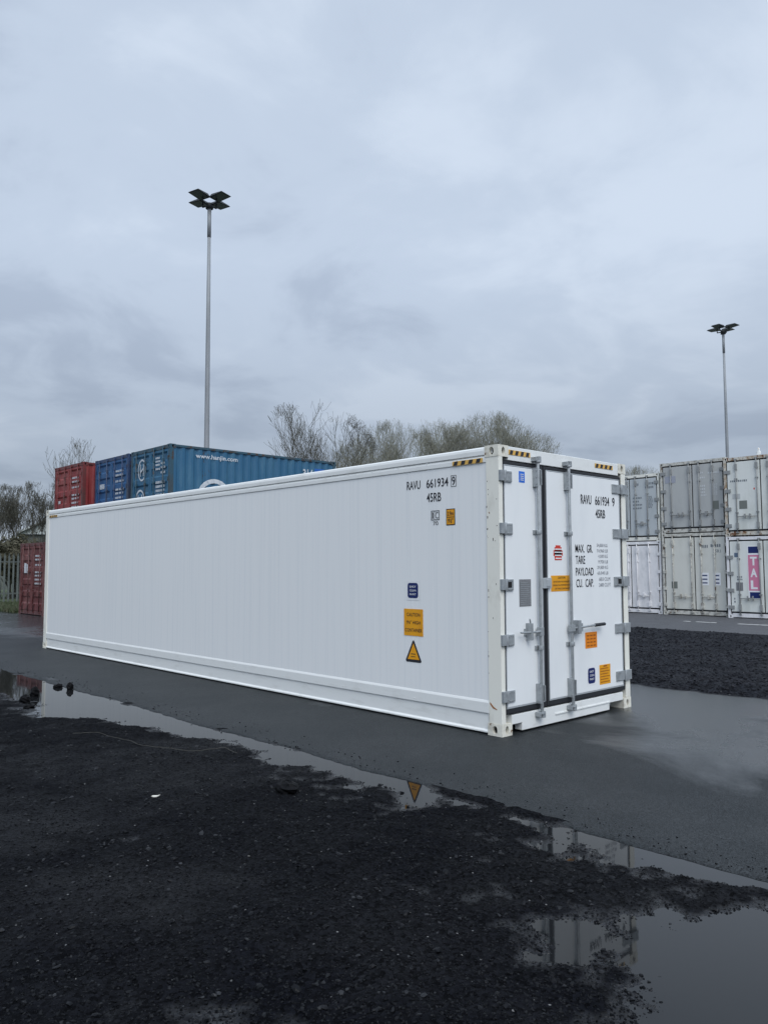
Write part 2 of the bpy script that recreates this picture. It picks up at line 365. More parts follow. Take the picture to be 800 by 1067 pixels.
# tarmac lane with a ragged, crumbling edge
def lane():
    ys = steps(-40, 60, [(-6, 14, 0.03)], 1.12); rows = []
    off = (0, 0.012, 0.05, 0.3, 1.2, 3.0)
    w1 = fbm(ys*0+3, ys, 1.1, 2)*0.10+fbm(ys*0+1, ys, 7.0, 3)*0.035; w2 = fbm(ys*0+9, ys, 0.8, 2)*0.22+fbm(ys*0+5, ys, 5.0, 3)*0.12
    xs = np.stack([EDGE+w1-0.03, EDGE+w1-0.015, EDGE+w1, EDGE+w1+0.04, ys*0-1.2, ys*0+1.2, ys*0+3.4, EDGE2+w2-0.1, EDGE2+w2, EDGE2+w2+0.06], 1)
    zs = np.stack([ys*0-0.06, ys*0-0.02, ys*0-0.006, ys*0, ys*0, ys*0, ys*0, ys*0, ys*0-0.004, ys*0-0.05], 1)
    n, k = xs.shape; V = np.stack([xs, np.repeat(ys[:, None], k, 1), zs], -1).reshape(-1, 3); i = np.arange(n*k).reshape(n, k)
    F = np.stack([i[:-1,:-1], i[:-1,1:], i[1:,1:], i[1:,:-1]], -1).reshape(-1, 4)
    return npmesh('tarmac_lane', V, F, TARMAC, None, True)
tag(lane(), kind='structure')
def hg2(X, Y):
    e1 = np.clip((X-EDGE2+0.05)/0.35, 0, 1); e2 = np.clip((ROAD+0.1-X)/0.5, 0, 1); e = np.minimum(e1, e2)
    rid = np.exp(-((X-EDGE2-0.55)/0.35)**2)*0.05
    return -0.035+e*(0.045+fbm(X, Y, 1.6, 4)*0.07+fbm(X, Y, 9, 3)*0.03+rid)
tag(grid_mesh('gravel_strip', steps(4.05, 13.9, [(4.0, 9, 0.05), (9, 13.85, 0.09)], 1.1), steps(-30, 34, [(-3.5, 7.5, 0.05)], 1.15), hg2, GRAVEL2), kind='structure')
m = MB(); m.prof([(ROAD, -0.2), (ROAD, -0.012), (17.6, -0.03), (20.6, -0.10), (70, -0.10), (70, -0.2)], 'y', -40, 30.49); tag(m.build('container_road', TARMAC2), kind='structure')
m = MB()
for a, b in ((-20, 4.9), (5.55, 6.15), (6.35, 6.55), (9.5, 12.5)): m.box(17.05, 17.17, a, b, -0.03, -0.022)
tag(m.build('road_marking', PAINT), kind='structure')
m = MB(); m.box(-30, 70, 30.5, 60, -0.08, 0.03); m.box(4.05, 13.6, 25.9, 30.5, -0.08, 0.025); tag(m.build('grass_verge', GRASSM), kind='structure')

# loose stones on the gravel (uncountable)
def stones(name, n, fn, size, m_, seed, zf):
    r = np.random.RandomState(seed); x, y = fn(r, n); s = size[0]*(size[1]/size[0])**(r.rand(n)**2.2)
    t = (1+5**0.5)/2
    IV = np.array([(-1,t,0),(1,t,0),(-1,-t,0),(1,-t,0),(0,-1,t),(0,1,t),(0,-1,-t),(0,1,-t),(t,0,-1),(t,0,1),(-t,0,-1),(-t,0,1)])/1.9
    IF = np.array([(0,11,5),(0,5,1),(0,1,7),(0,7,10),(0,10,11),(1,5,9),(5,11,4),(11,10,2),(10,7,6),(7,1,8),(3,9,4),(3,4,2),(3,2,6),(3,6,8),(3,8,9),(4,9,5),(2,4,11),(6,2,10),(8,6,7),(9,8,1)])
    z = zf(x, y); n = len(x)
    V = IV[None]*(1+0.35*(r.rand(n, 12, 1)-0.5)*2)*s[:, None, None]*np.stack([0.7+0.7*r.rand(n), 0.6+0.5*r.rand(n), 0.35+0.35*r.rand(n)], 1)[:, None, :]
    a = r.rand(n)*6.283; b = (r.rand(n)-0.5)*0.9
    ca, sa, cb, sb = np.cos(a)[:, None], np.sin(a)[:, None], np.cos(b)[:, None], np.sin(b)[:, None]
    X, Y, Z = V[..., 0]*cb+V[..., 2]*sb, V[..., 1], -V[..., 0]*sb+V[..., 2]*cb
    V = np.stack([X*ca-Y*sa+x[:, None], X*sa+Y*ca+y[:, None], Z+(z+s*0.15)[:, None]], -1).reshape(-1, 3)
    F = (IF[None]+12*np.arange(n)[:, None, None]).reshape(-1, 3)
    return npmesh(name, V, F, m_)
def near_xy(r, n):
    d = 2.2+9.5*r.rand(n)**1.25; a = rad(-43)+(r.rand(n)-0.5)*rad(66); x = -6.19-np.sin(a)*d; y = -4.94+np.cos(a)*d
    x, y = -6.19+np.sin(-a)*d, -4.94+np.cos(a)*d
    k = (x < -1.78); x, y = x[k], y[k]
    h = hgrav(x, y); k = (h > WATER_Z-0.006) | (r.rand(len(x)) < 0.03); return x[k], y[k]
def fixn(fn):
    def g(r, n):
        return fn(r, n)
    return g
STONE = mat('dark_stone_chips', (0.0022, 0.0026, 0.0038), 0.55, 0, (0.018, 0.019, 0.021), 45.0, (1,1,1), 1, 0.35, 0.7, spec=0.06)
STONE2 = mat('pale_stone_chips', (0.06, 0.06, 0.058), 0.7, 0, (0.20, 0.195, 0.18), 8.0, spec=0.3)
def stones2(name, n, fn, size, m_, seed, zf):
    r = np.random.RandomState(seed); x, y = fn(r, n)
    return stones(name, len(x), lambda r_, n_: (x, y), size, m_, seed+1, zf)
tag(stones2('loose_gravel', 130000, near_xy, (0.0022, 0.0095), STONE, 3, hgrav), 'small wet black chips of grit scattered over the near yard', 'gravel', kind='stuff')
tag(stones2('pale_gravel_chips', 130, near_xy, (0.002, 0.006), STONE2, 5, hgrav), 'pale stone chips dotted among the black grit', 'gravel', kind='stuff')
tag(stones2('coarse_gravel', 6000, near_xy, (0.005, 0.019), mat('coarse_stone', (0.0045, 0.005, 0.0065), 0.45, 0, (0.036, 0.038, 0.042), 5.0, (1,1,1), 1, 0.45, 0.72, spec=0.15), 15, hgrav), 'larger dark stones scattered among the fine grit of the yard', 'gravel', kind='stuff')
def spill_xy(r, n):
    y = -4.6+16*r.rand(n)**1.4; return EDGE+0.01+0.5*np.abs(r.randn(n))*0.35, y
tag(stones2('spilled_grit', 800, spill_xy, (0.003, 0.010), STONE, 19, lambda x, y: 0*x+0.001), 'loose grit spilled over the edge of the tarmac lane', 'gravel', kind='stuff')
def strip_xy(r, n):
    return 4.15+9.5*r.rand(n)**1.5, -3.5+11*r.rand(n)
tag(stones2('strip_gravel', 34000, strip_xy, (0.006, 0.032), mat('strip_stone', (0.009, 0.0095, 0.013), 0.6, 0, (0.026, 0.026, 0.030), 9.0, (1,1,1), 1, 0.4, 0.75, spec=0.12), 11, hg2), 'dark stones heaped in the gravel strip between lane and road', 'gravel', kind='stuff')

def rock(name, x, y, s, label, sq=(1, .8, .8), m_=None, z=None, seed=0, grp=None, cat='rock'):
    r = np.random.RandomState(seed+31); bm_ = MB(); n, k = 9, 12; vs = []
    for i in range(n+1):
        th = math.pi*i/n
        for j in range(k):
            ph = 2*math.pi*j/k; q = 1+0.30*(r.rand()-0.5)
            vs.append((s*sq[0]*q*math.sin(th)*math.cos(ph), s*sq[1]*q*math.sin(th)*math.sin(ph), s*sq[2]*q*math.cos(th)))
    fs = [(i*k+j, i*k+(j+1) % k, (i+1)*k+(j+1) % k, (i+1)*k+j) for i in range(n) for j in range(k)]
    bm_.add(vs, fs); o = bm_.build(name, m_ or STONE)
    if z is None: z = float(hgrav(np.array([x]), np.array([y]))[0])
    z = max(z, WATER_Z-0.01); o.location = (x, y, z+s*sq[2]*0.55); o.rotation_euler = (0, 0, seed*1.3)
    return tag(o, label, cat, grp)
ROCK = mat('wet_black_rock', (0.003, 0.0032, 0.004), 0.5, 0, (0.008, 0.008, 0.009), 20, bump=0.6, bscale=30, spec=0.10)

# ------------------------------------------------------------ the white refrigerated container
W_, L_, H_ = 2.438, 12.192, 2.896
def casting(mb, x0, y0, z0, sx=1, sy=1, dx=0.162, dy=0.178, dz=0.118):
    """corner block with oval holes; (x0,y0,z0) is its outer lower corner, sx, sy point inwards"""
    x1, y1, z1 = x0+sx*dx, y0+sy*dy, z0+dz
    if sy > 0: mb.holed((min(x0,x1), y0, z0), (1,0,0), (0,0,1), dx, dz, 0.026, 0.040, 0.035)
    else: mb.holed((max(x0,x1), y0, z0), (-1,0,0), (0,0,1), dx, dz, 0.026, 0.040, 0.035)
    if sx > 0: mb.holed((x0, max(y0,y1), z0), (0,-1,0), (0,0,1), dy, dz, 0.030, 0.040, 0.035)
    else: mb.holed((x0, min(y0,y1), z0), (0,1,0), (0,0,1), dy, dz, 0.030, 0.040, 0.035)
    xa, xb, ya, yb = min(x0,x1), max(x0,x1), min(y0,y1), max(y0,y1)
    mb.holed((xa, ya, z1), (1,0,0), (0,1,0), dx, dy, 0.030, 0.045, 0.03)
    mb.add([(xa,ya,z0),(xb,ya,z0),(xb,yb,z0),(xa,yb,z0)], [(0,3,2,1)])
    mb.add([(x1,ya,z0),(x1,yb,z0),(x1,yb,z1),(x1,ya,z1)], [(0,1,2,3)]); mb.add([(xa,y1,z0),(xb,y1,z0),(xb,y1,z1),(xa,y1,z1)], [(0,1,2,3)])
def castings(root, W, L, H, mt, lift=0.0):
    for x0, sx in ((0, 1), (W, -1)):
        for y0, sy in ((0, 1), (L, -1)):
            for z0 in (0.0, H-0.118):
                b = MB(); casting(b, x0, y0, z0, sx, sy); b.build('corner_casting', [mt, DARK], root)
def stripes(face, d, a0, a1, z0, z1, n, root):
    b = MB(); patch(b, face, d, a0, a1, z0, z1); b.mi = 1
    wd = (a1-a0)/n; h = z1-z0; sgn = 1 if face == 'f' else -1
    sk = 0.55*h*(1 if a1 > a0 else -1)
    for i in range(n):
        s = a0+wd*(i+0.12); 
        poly(b, face, d-0.003, [(s, z0+0.003), (s+wd*0.52, z0+0.003), (s+wd*0.52+sk*(1 if wd*sgn > 0 else 1)*0.6, z1-0.003), (s+sk*0.6, z1-0.003)])
    return b.build('hazard_stripe', [YEL, BLACK], root)

R = thing('reefer_container', 'big clean white refrigerated container standing alone on the wet tarmac lane', 'container')
castings(R, W_, L_, H_, WCAST)
for (xa, xb, ya, yb) in ((0.004, 0.066, 0.002, 0.165), (2.338, 2.434, 0.002, 0.165), (0.004, 0.12, L_-0.165, L_-0.003), (2.318, 2.434, L_-0.165, L_-0.003)):
    b = MB(); b.box(xa, xb, ya, yb, 0.119, H_-0.119)
    if ya < 1: b.box(*((xb+0.0005, xb+0.004) if xa < 1 else (xa-0.03, xa-0.0005)), 0.10, 0.165, 0.1192, H_-0.1192)
    b.build('corner_post', WFRAME, R, 0.005)
b = MB(); b.box(0.162, W_-0.162, 0.003, 0.12, 2.747, H_-0.006); b.build('door_header', WRAIL, R, 0.006)
b = MB(); b.prof([(0.33, 0.022), (1.97, 0.022), (1.97, 0.100), (2.27, 0.100), (2.27, 0.192), (0.168, 0.192), (0.168, 0.100), (0.33, 0.100)], 'y', 0.006, 0.10) ; b.build('door_sill', WRAIL, R, 0.004)
b = MB(); b.box(0.9, 1.97, -0.004, 0.005, 0.105, 0.118); b.build('sill_strip', WRAIL, R)
# side rails: profiles run along y (both long sides)
for sx in (0, 1):
    X = (lambda v: v) if sx == 0 else (lambda v: W_-v)
    y0, y1 = 0.179, L_-0.179
    b = MB(); b.prof([(X(a), z) for a, z in ((0.0,2.806),(-0.000,2.85),(0.006,2.875),(0.022,2.889),(0.06,2.892),(0.06,2.80),(0.012,2.796))], 'y', y0, y1)
    b.prof([(X(a), z) for a, z in ((0.010,2.795),(0.004,2.772),(0.004,2.732),(0.012,2.722),(0.05,2.722),(0.05,2.795))], 'y', 0.166, L_-0.166)
    for k in range(26): b.box(*sorted((X(-0.002), X(0.012))), 0.55+k*0.44, 0.558+k*0.44, 2.785, 2.793)
    b.build('top_rail', WRAIL, R, 0.002)
    b = MB(); b.prof([(X(a), z) for a, z in ((0.004,0.312),(0.012,0.335),(0.05,0.337),(0.05,0.205),(0.010,0.205),(0.004,0.212))], 'y', 0.166, L_-0.166)
    b.prof([(X(a), z) for a, z in ((0.018,0.203),(0.018,0.05),(0.002,0.034),(0.002,0.018),(0.06,0.018),(0.06,0.203))], 'y', y0, y1)
    for k in range(9): b.box(*sorted((X(0.0), X(0.006))), 1.2+k*1.2, 1.212+k*1.2, 0.236, 0.248)
    b.build('bottom_rail', WRAIL, R, 0.003)
    b = MB(); b.box(*sorted((X(0.014), X(0.08))), 0.15, L_-0.15, 0.33, 2.73)
    sy = [0.62, 1.24, 1.86, 2.48, 3.1, 3.72, 4.25, 4.67, 5.09, 5.49, 5.9, 6.29, 6.68, 7.22, 7.58, 7.9, 8.38, 8.95, 9.52, 9.97, 10.42, 10.99, 11.55]
    for k, y in enumerate(sy): b.prof([(X(0.0142), y-0.010), (X(0.0132), y-0.003), (X(0.0132), y+0.003), (X(0.0142), y+0.010)], 'z', 0.34, 2.72)
    b.build('side_wall', WHITE, R)
b = MB(); b.box(0.03, W_-0.03, 0.1, L_-0.1, 2.82, 2.87); b.build('roof', WRAIL, R)
b = MB(); b.box(0.05, W_-0.05, 0.12, L_-0.1, 0.12, 0.2)
for k in range(20): b.box(0.06, W_-0.06, 0.5+k*0.58, 0.56+k*0.58, 0.03, 0.12)
b.build('underframe', WFRAME, R)
b = MB(); b.box(0.07, 2.335, 0.05, 0.11, 0.193, 2.746); b.build('door_recess', RUBBER, R)
# machinery end
b = MB(); b.box(0.12, W_-0.12, L_-0.10, L_-0.02, 0.15, 2.75); b.mi = 1
for k in range(9): b.box(0.3, 2.1, L_-0.022, L_-0.006, 0.35+k*0.07, 0.38+k*0.07)
b.box(0.5, 1.1, L_-0.022, L_-0.008, 1.3, 1.9); b.box(1.3, 1.9, L_-0.022, L_-0.008, 1.3, 1.9); b.build('cooling_unit', [WRAIL, STEEL], R)

def bolt(mb, x, y, z, r=0.008): mb.tube([(x, y, z), (x, y-0.006, z)], r, 6)
def hinge_hero(side, z, root, slot=False):
    b = MB()
    if side == 'l':
        b.box(0.075, 0.198, -0.016, 0.0, z-0.057, z+0.055); b.box(0.002, 0.078, -0.026, 0.0018, z-0.050, z+0.058)
        b.tube([(0.074, -0.022, z-0.062), (0.074, -0.022, z+0.062)], 0.015, 10)
        for a in (0.105, 0.135, 0.165): 
            for q in (-0.042, 0.040): bolt(b, a+0.01, -0.016, z+q)
        if slot: b.mi = 1; b.box(0.10, 0.165, -0.020, -0.0165, z-0.028, z+0.030)
    else:
        b.box(2.115, 2.30, -0.016, 0.0, z-0.055, z+0.055); b.box(2.302, 2.425, -0.028, 0.0018, z-0.057, z+0.057)
        b.tube([(2.30, -0.022, z-0.062), (2.30, -0.022, z+0.062)], 0.015, 10)
        for a in (2.135, 2.165, 2.195):
            for q in (-0.042, 0.040): bolt(b, a, -0.016, z+q)
        if slot: b.mi = 1; b.box(2.19, 2.26, -0.020, -0.0165, z-0.028, z+0.030)
    b.build('hinge', [STEEL, DARK], root, 0.003)
def door_leaf(x0, x1, z0, z1, root):
    b = MB(); b.box(x0+0.012, x1-0.012, 0.0, 0.05, z0+0.012, z1-0.012); d = b.build('door', WDOOR, root, 0.006)
    b = MB(); t = 0.014
    b.box(x0, x0+t-0.003, -0.001, 0.04, z0, z1); b.box(x1-t+0.003, x1, -0.001, 0.04, z0, z1); b.box(x0+t-0.003, x1-t+0.003, -0.001, 0.04, z1-t+0.003, z1); b.box(x0+t-0.003, x1-t+0.003, -0.001, 0.04, z0, z0+t-0.003)
    b.build('door_trim', ALU, d)
    b = MB(); g = 0.036
    b.box(x0-(g if x0 > 0.5 else 0.012), x0-0.001, 0.004, 0.045, z0-0.05, z1+g); b.box(x1+0.001, x1+g, 0.004, 0.045, z0-0.05, z1+g); b.box(x0, x1, 0.004, 0.045, z1+0.001, z1+g); b.box(x0, x1, 0.004, 0.045, z0-0.052, z0-0.001)
    b.build('gasket', RUBBER, d, 0.006)
    return d
DL = door_leaf(0.082, 0.715, 0.262, 2.700, R); DR = door_leaf(0.80, 2.288, 0.262, 2.700, R)
for k, z in enumerate((2.578, 2.047, 1.485, 0.935, 0.383)):
    hinge_hero('l', z, DL, k == 2); hinge_hero('r', z+0.004, DR, k == 2)
def rod(x, root, flip):
    y = -0.045; b = MB()
    b.tube([(x, y, 0.17), (x, y, 2.80)], 0.017, 14)
    b.tube([(x, y, 2.755), (x, y, 2.775)], 0.030, 12); b.tube([(x, y, 0.155), (x, y, 0.175)], 0.030, 12)
    for z0, z1 in ((2.50, 2.70), (0.265, 0.465)):
        b.box(x-0.030, x+0.030, y+0.008, -0.001, z0, z1); b.box(x-0.040, x-0.026, y-0.022, 0.0, z0, z1); b.box(x+0.026, x+0.040, y-0.022, 0.0, z0+0.02, z1-0.02)
        for q in (z0+0.03, (z0+z1)/2, z1-0.03): b.tube([(x-0.04, y-0.01, q), (x-0.047, y-0.01, q)], 0.008, 6)
    for z in (2.025, 0.83):
        b.tube([(x, y, z-0.022), (x, y, z+0.022)], 0.029, 12); b.box(x-0.05, x+0.05, -0.014, 0.0, z-0.022, z+0.022)
    for z, s in ((2.79, 1), (0.155, -1)):
        b.box(x-0.05, x+0.05, -0.055, 0.002, z-0.012, z+0.012); b.box(x-0.012, x+0.028, -0.07, -0.02, z-0.035, z+0.03); b.box(x-0.055, x-0.035, -0.06, 0.002, z-0.022, z+0.022)
    b.build('locking_bar', STEEL, root, 0.002)
rod(0.600, DL, False); rod(1.166, DR, True)
b = MB(); b.tube([(0.60, -0.055, 1.0), (0.50, -0.065, 0.997), (0.40, -0.06, 1.0), (0.25, -0.055, 1.005)], [0.016, 0.013, 0.011, 0.010], 8)
b.box(0.405, 0.435, -0.075, 0.0, 0.92, 1.09); b.tube([(0.42, -0.05, 1.09), (0.395, -0.06, 1.135)], 0.009, 6); b.box(0.565, 0.625, -0.07, -0.02, 0.955, 1.04); b.box(0.37, 0.47, -0.012, 0, 0.965, 1.035)
b.build('door_handle', STEEL, DL, 0.002)
b = MB(); b.tube([(1.166, -0.05, 1.0), (1.30, -0.06, 1.0), (1.62, -0.06, 1.012)], 0.012, 8); b.box(1.245, 1.30, -0.08, 0.0, 0.935, 1.08); b.box(1.31, 1.355, -0.065, 0.0, 0.955, 1.045); b.box(1.13, 1.20, -0.07, -0.02, 0.965, 1.035)
b.mi = 1; b.tube([(1.60, -0.06, 1.010), (1.80, -0.06, 1.014)], 0.019, 8)
b.build('door_handle', [STEEL, RUBBER], DR, 0.002)
b = MB(); b.box(0.705, 0.835, -0.03, 0.0, 1.437, 1.548); b.box(0.74, 0.80, -0.038, -0.029, 1.455, 1.53); b.build('door_latch', ALU, DR, 0.004)
# chips along the edge of the near post
r_ = random.Random(4)
for k in range(22):
    b = MB()
    z = r_.choice((r_.uniform(0.2, 1.6), r_.uniform(1.9, 2.6))); y = r_.choice((0.160, 0.150, r_.uniform(0.02, 0.16))); q = r_.uniform(0.004, 0.011)
    b.box(0.0025, 0.0045, y-q*0.4, y+q*0.4, z, z+q*r_.uniform(1, 3.2))
    b.build('paint_chip', mat('bare_dark_chip', (0.09, 0.075, 0.06), 0.7), R)
# decals
def decal(name, root, mats, fn, label=None):
    b = MB(); fn(b); o = b.build(name, mats, root)
    if label: o['label'] = label
    return o
E1, E2 = -0.0005, -0.004
def f(b): patch(b, 'f', E1, 0.33, 0.427, 2.533, 2.649); b.mi = 1; [patch(b, 'f', E2, 0.35+0.0, 0.405, 2.555+k*0.02, 2.562+k*0.02, 0.001) for k in range(4)]
decal('sticker', DL, [BLUE_ST, WHITE_ST], f, 'small blue sticker high on the narrow door')
def f(b):
    patch(b, 'f', E1, 0.306, 0.504, 1.26, 1.537); b.mi = 1
    for k in range(12): patch(b, 'f', E2, 0.322, 0.488-0.02*(k % 3), 1.28+k*0.02, 1.286+k*0.02, 0.001)
decal('data_plate', DL, [GREY_PL, STEEL], f, 'grey data plate on the narrow door')
def f(b):
    patch(b, 'f', E1, 0.935, 1.065, 1.735, 1.875); patch(b, 'f', E1, 0.915, 1.085, 1.78, 1.84); patch(b, 'f', E1, 0.955, 1.045, 1.875, 1.895); b.mi = 1
    for k, (a, c) in enumerate(((0.945, 1.055), (0.935, 1.065), (0.925, 1.075), (0.94, 1.06))): patch(b, 'f', E2, a, c, 1.748+k*0.033, 1.760+k*0.033, 0.001)
decal('sticker', DR, [RED_ST, WHITE_ST], f, 'red and white shield sticker')
def f(b):
    patch(b, 'f', E1, 0.859, 1.215, 1.400, 1.570); b.mi = 1; write(b, 'f', E2, 'CAUTION', 0.985, 1.12, 1.535, 1.558)
    for k, (a, c) in enumerate(((0.90, 1.20), (0.885, 1.20), (0.93, 1.20))): write(b, 'f', E2, ('DO NOT OPEN THE DOOR BEFORE', 'CHECKING THE ATMOSPHERE INSIDE', 'OF THIS CONTAINER')[k], a, c, 1.495-k*0.037, 1.512-k*0.037, 0.0)
decal('caution_sticker', DR, [ORANGE, BLACK], f)
def f(b):
    patch(b, 'f', E1, 1.489, 1.728, 0.752, 0.930); b.mi = 1
    for k in range(4): 
        for j in range(3): patch(b, 'f', E2, 1.52+j*0.065, 1.565+j*0.065, 0.775+k*0.037, 0.788+k*0.037, 0.001)
decal('sticker', DR, [ORANGE2, mat('brown_print', (0.35, 0.10, 0.01), 0.5)], f, 'orange sticker under the handle of the wide door')
def f(b):
    poly(b, 'f', E1, rrect(1.508, 1.694, 0.335, 0.552, 0.012)); b.mi = 1; poly(b, 'f', E1-0.002, rrect(1.530, 1.672, 0.36, 0.530, 0.03)); b.mi = 0
    for k, t in enumerate(('EASY', 'CLEAN', 'PAINT')): write(b, 'f', E2-0.002, t, 1.558, 1.645, 0.480-k*0.042, 0.503-k*0.042)
decal('sticker', DR, [WHITE_ST, NAVY], f, 'navy sticker low on the wide door')
def f(b):
    patch(b, 'f', E1, 1.765, 1.995, 0.326, 0.546); b.mi = 1
    for k in range(6): patch(b, 'f', E2, 1.78, 1.975-0.03*(k % 2), 0.35+k*0.03, 0.358+k*0.03, 0.001)
    patch(b, 'f', E2, 1.845, 1.92, 0.523, 0.538, 0.001)
decal('sticker', DR, [ORANGE, mat('brown_print', (0.35, 0.10, 0.01), 0.5)], f, 'amber sticker low on the wide door')
for t, a0, a1 in (('RAVU', 1.457, 1.672), ('661934', 1.752, 2.052), ('9', 2.118, 2.172)): decal('serial_number', DR, BLACK, lambda b: write(b, 'f', E2, t, a0, a1, 2.371, 2.477))
decal('type_code', DR, BLACK, lambda b: write(b, 'f', E2, '45RB', 1.754, 1.956, 2.222, 2.322))
for t, a0, a1, z in (('MAX.  GR.', 1.329, 1.676, 1.822), ('TARE', 1.331, 1.518, 1.696), ('PAYLOAD', 1.329, 1.686, 1.564), ('CU.  CAP.', 1.333, 1.684, 1.436)):
    decal('lettering', DR, BLACK, lambda b: write(b, 'f', E2, t, a0, a1, z, z+0.090, 0.004))
for t, a0, a1, z in (('34,000 KG', 1.765, 1.990, 1.885), ('74,960 LB', 1.765, 1.995, 1.822), ('4,500 KG', 1.79, 1.992, 1.760), ('9,920 LB', 1.79, 1.995, 1.697), ('29,500 KG', 1.765, 1.992, 1.632), ('65,040 LB', 1.768, 1.995, 1.567), ('68.0 CU.M', 1.80, 2.035, 1.500), ('2400 CU.FT', 1.795, 2.045, 1.433)):
    decal('small_lettering', DR, GREY_TX, lambda b: write(b, 'f', E2, t, a0, a1, z, z+0.042, 0.0))
D0 = 0.0105
SWALL = [o for o in bpy.data.objects if o.parent == R and o.name.startswith('side_wall')][0]
def f(b):
    write(b, 's', D0, '9', 0.636, 0.588, 2.529, 2.622)
    for a0, a1, z0, z1 in ((0.648, 0.644, 2.515, 2.635), (0.578, 0.574, 2.515, 2.635), (0.648, 0.574, 2.515, 2.519), (0.648, 0.574, 2.631, 2.635)): patch(b, 's', D0+0.001, a0, a1, z0, z1)
decal('check_digit', SWALL, BLACK, f)
for t, a0, a1 in (('RAVU', 1.311, 1.101), ('661934', 1.008, 0.687)): decal('serial_number', SWALL, BLACK, lambda b: write(b, 's', D0, t, a0, a1, 2.527, 2.622))
decal('type_code', SWALL, BLACK, lambda b: write(b, 's', D0, '45RB', 1.005, 0.793, 2.373, 2.470))
def f(b):
    write(b, 's', D0, '70', 0.912, 0.838, 2.116, 2.158, 0.0)
    for a0, a1, z0, z1 in ((0.94, 0.934, 2.172, 2.275), (0.826, 0.820, 2.172, 2.275), (0.94, 0.82, 2.172, 2.178), (0.94, 0.82, 2.269, 2.275), (0.893, 0.888, 2.18, 2.268)): patch(b, 's', D0+0.001, a0, a1, z0, z1)
    write(b, 's', D0, 'I', 0.925, 0.908, 2.19, 2.256, 0.0); write(b, 's', D0, 'C', 0.878, 0.836, 2.188, 2.258, 0.0)
decal('code_mark', SWALL, BLACK, f)
def f(b):
    patch(b, 's', D0+0.003, 0.722, 0.596, 2.107, 2.283); b.mi = 1; patch(b, 's', D0+0.001, 0.712, 0.606, 2.117, 2.273); b.mi = 0
    write(b, 's', D0-0.003, '2.9m', 0.703, 0.615, 2.210, 2.255, 0.01); write(b, 's', D0-0.003, "9'6\"", 0.695, 0.622, 2.130, 2.180, 0.01); patch(b, 's', D0-0.002, 0.708, 0.61, 2.192, 2.197)
decal('height_sticker', SWALL, [BLACK, ORANGE], f)
def f(b):
    poly(b, 's', D0+0.001, rrect(1.326, 1.124, 1.302, 1.515, 0.008)); b.mi = 1; poly(b, 's', D0-0.001, rrect(1.308, 1.146, 1.326, 1.492, 0.03)); b.mi = 0
    for k, t in enumerate(('EASY', 'CLEAN', 'PAINT')): write(b, 's', D0-0.003, t, 1.275, 1.175, 1.440-k*0.042, 1.462-k*0.042)
decal('navy_sticker', SWALL, [WHITE_ST, NAVY], f)
def f(b):
    patch(b, 's', D0+0.001, 1.368, 1.075, 0.912, 1.206); b.mi = 1
    for t, a0, a1, z in (('CAUTION', 1.322, 1.118, 1.125), ("9'6\" HIGH", 1.325, 1.113, 1.04), ('CONTAINER', 1.350, 1.090, 0.955)): write(b, 's', D0-0.003, t, a0, a1, z, z+0.038, 0.004)
decal('caution_sticker', SWALL, [ORANGE, BLACK], f)
def f(b):
    b.mi = 1; poly(b, 's', D0+0.001, [(1.345, 0.645), (1.335, 0.625), (1.115, 0.625), (1.103, 0.640), (1.215, 0.862), (1.233, 0.862)]); b.mi = 0
    poly(b, 's', D0-0.001, [(1.312, 0.655), (1.133, 0.655), (1.224, 0.832)]); b.mi = 1
    patch(b, 's', D0-0.002, 1.26, 1.19, 0.712, 0.719); patch(b, 's', D0-0.002, 1.258, 1.196, 0.684, 0.690)
decal('warning_triangle', SWALL, [ORANGE, BLACK], f)
b = MB(); poly(b, 's', 0.0005, [(0.150, 0.305), (0.112, 0.268), (0.060, 0.255), (0.060, 0.262), (0.105, 0.285), (0.146, 0.325)]); b.v = [(0.0015, y, z) for _, y, z in b.v]; b.build('rust_mark', mat('orange_rust', (0.35, 0.13, 0.03), 0.8), R)
stripes('f', 0.0, 0.168, 0.53, 2.806, 2.856, 4, R); stripes('f', 0.0, 1.768, 2.152, 2.806, 2.856, 4, R)
stripes('s', 0.0015, 0.616, 0.205, 2.730, 2.777, 4, R); stripes('s', 0.0015, 11.99, 11.57, 2.730, 2.777, 4, R)

# ------------------------------------------------------------ other containers
def frame_box(root, W, L, H, mf, post=0.10):
    castings(root, W, L, H, mf)
    for xa, xb in ((0.003, post), (W-post, W-0.003)):
        b = MB(); b.box(xa, xb, 0.003, 0.12, 0.119, H-0.119); b.build('corner_post', mf, root, 0.006)
        b = MB(); b.box(xa, xb, L-0.12, L-0.003, 0.119, H-0.119); b.build('corner_post', mf, root)
    b = MB(); b.box(0.163, W-0.163, 0.004, 0.12, H-0.115, H-0.008); b.build('door_header', mf, root)
    b = MB(); b.box(0.163, W-0.163, 0.004, 0.12, 0.03, 0.16); b.build('door_sill', mf, root)
    for X in ((0.003, 0.06), (W-0.06, W-0.003)):
        b = MB(); b.box(*X, 0.179, L-0.179, H-0.075, H-0.01); b.build('top_rail', mf, root)
        b = MB(); b.box(*X, 0.179, L-0.179, 0.015, 0.17); b.build('bottom_rail', mf, root)
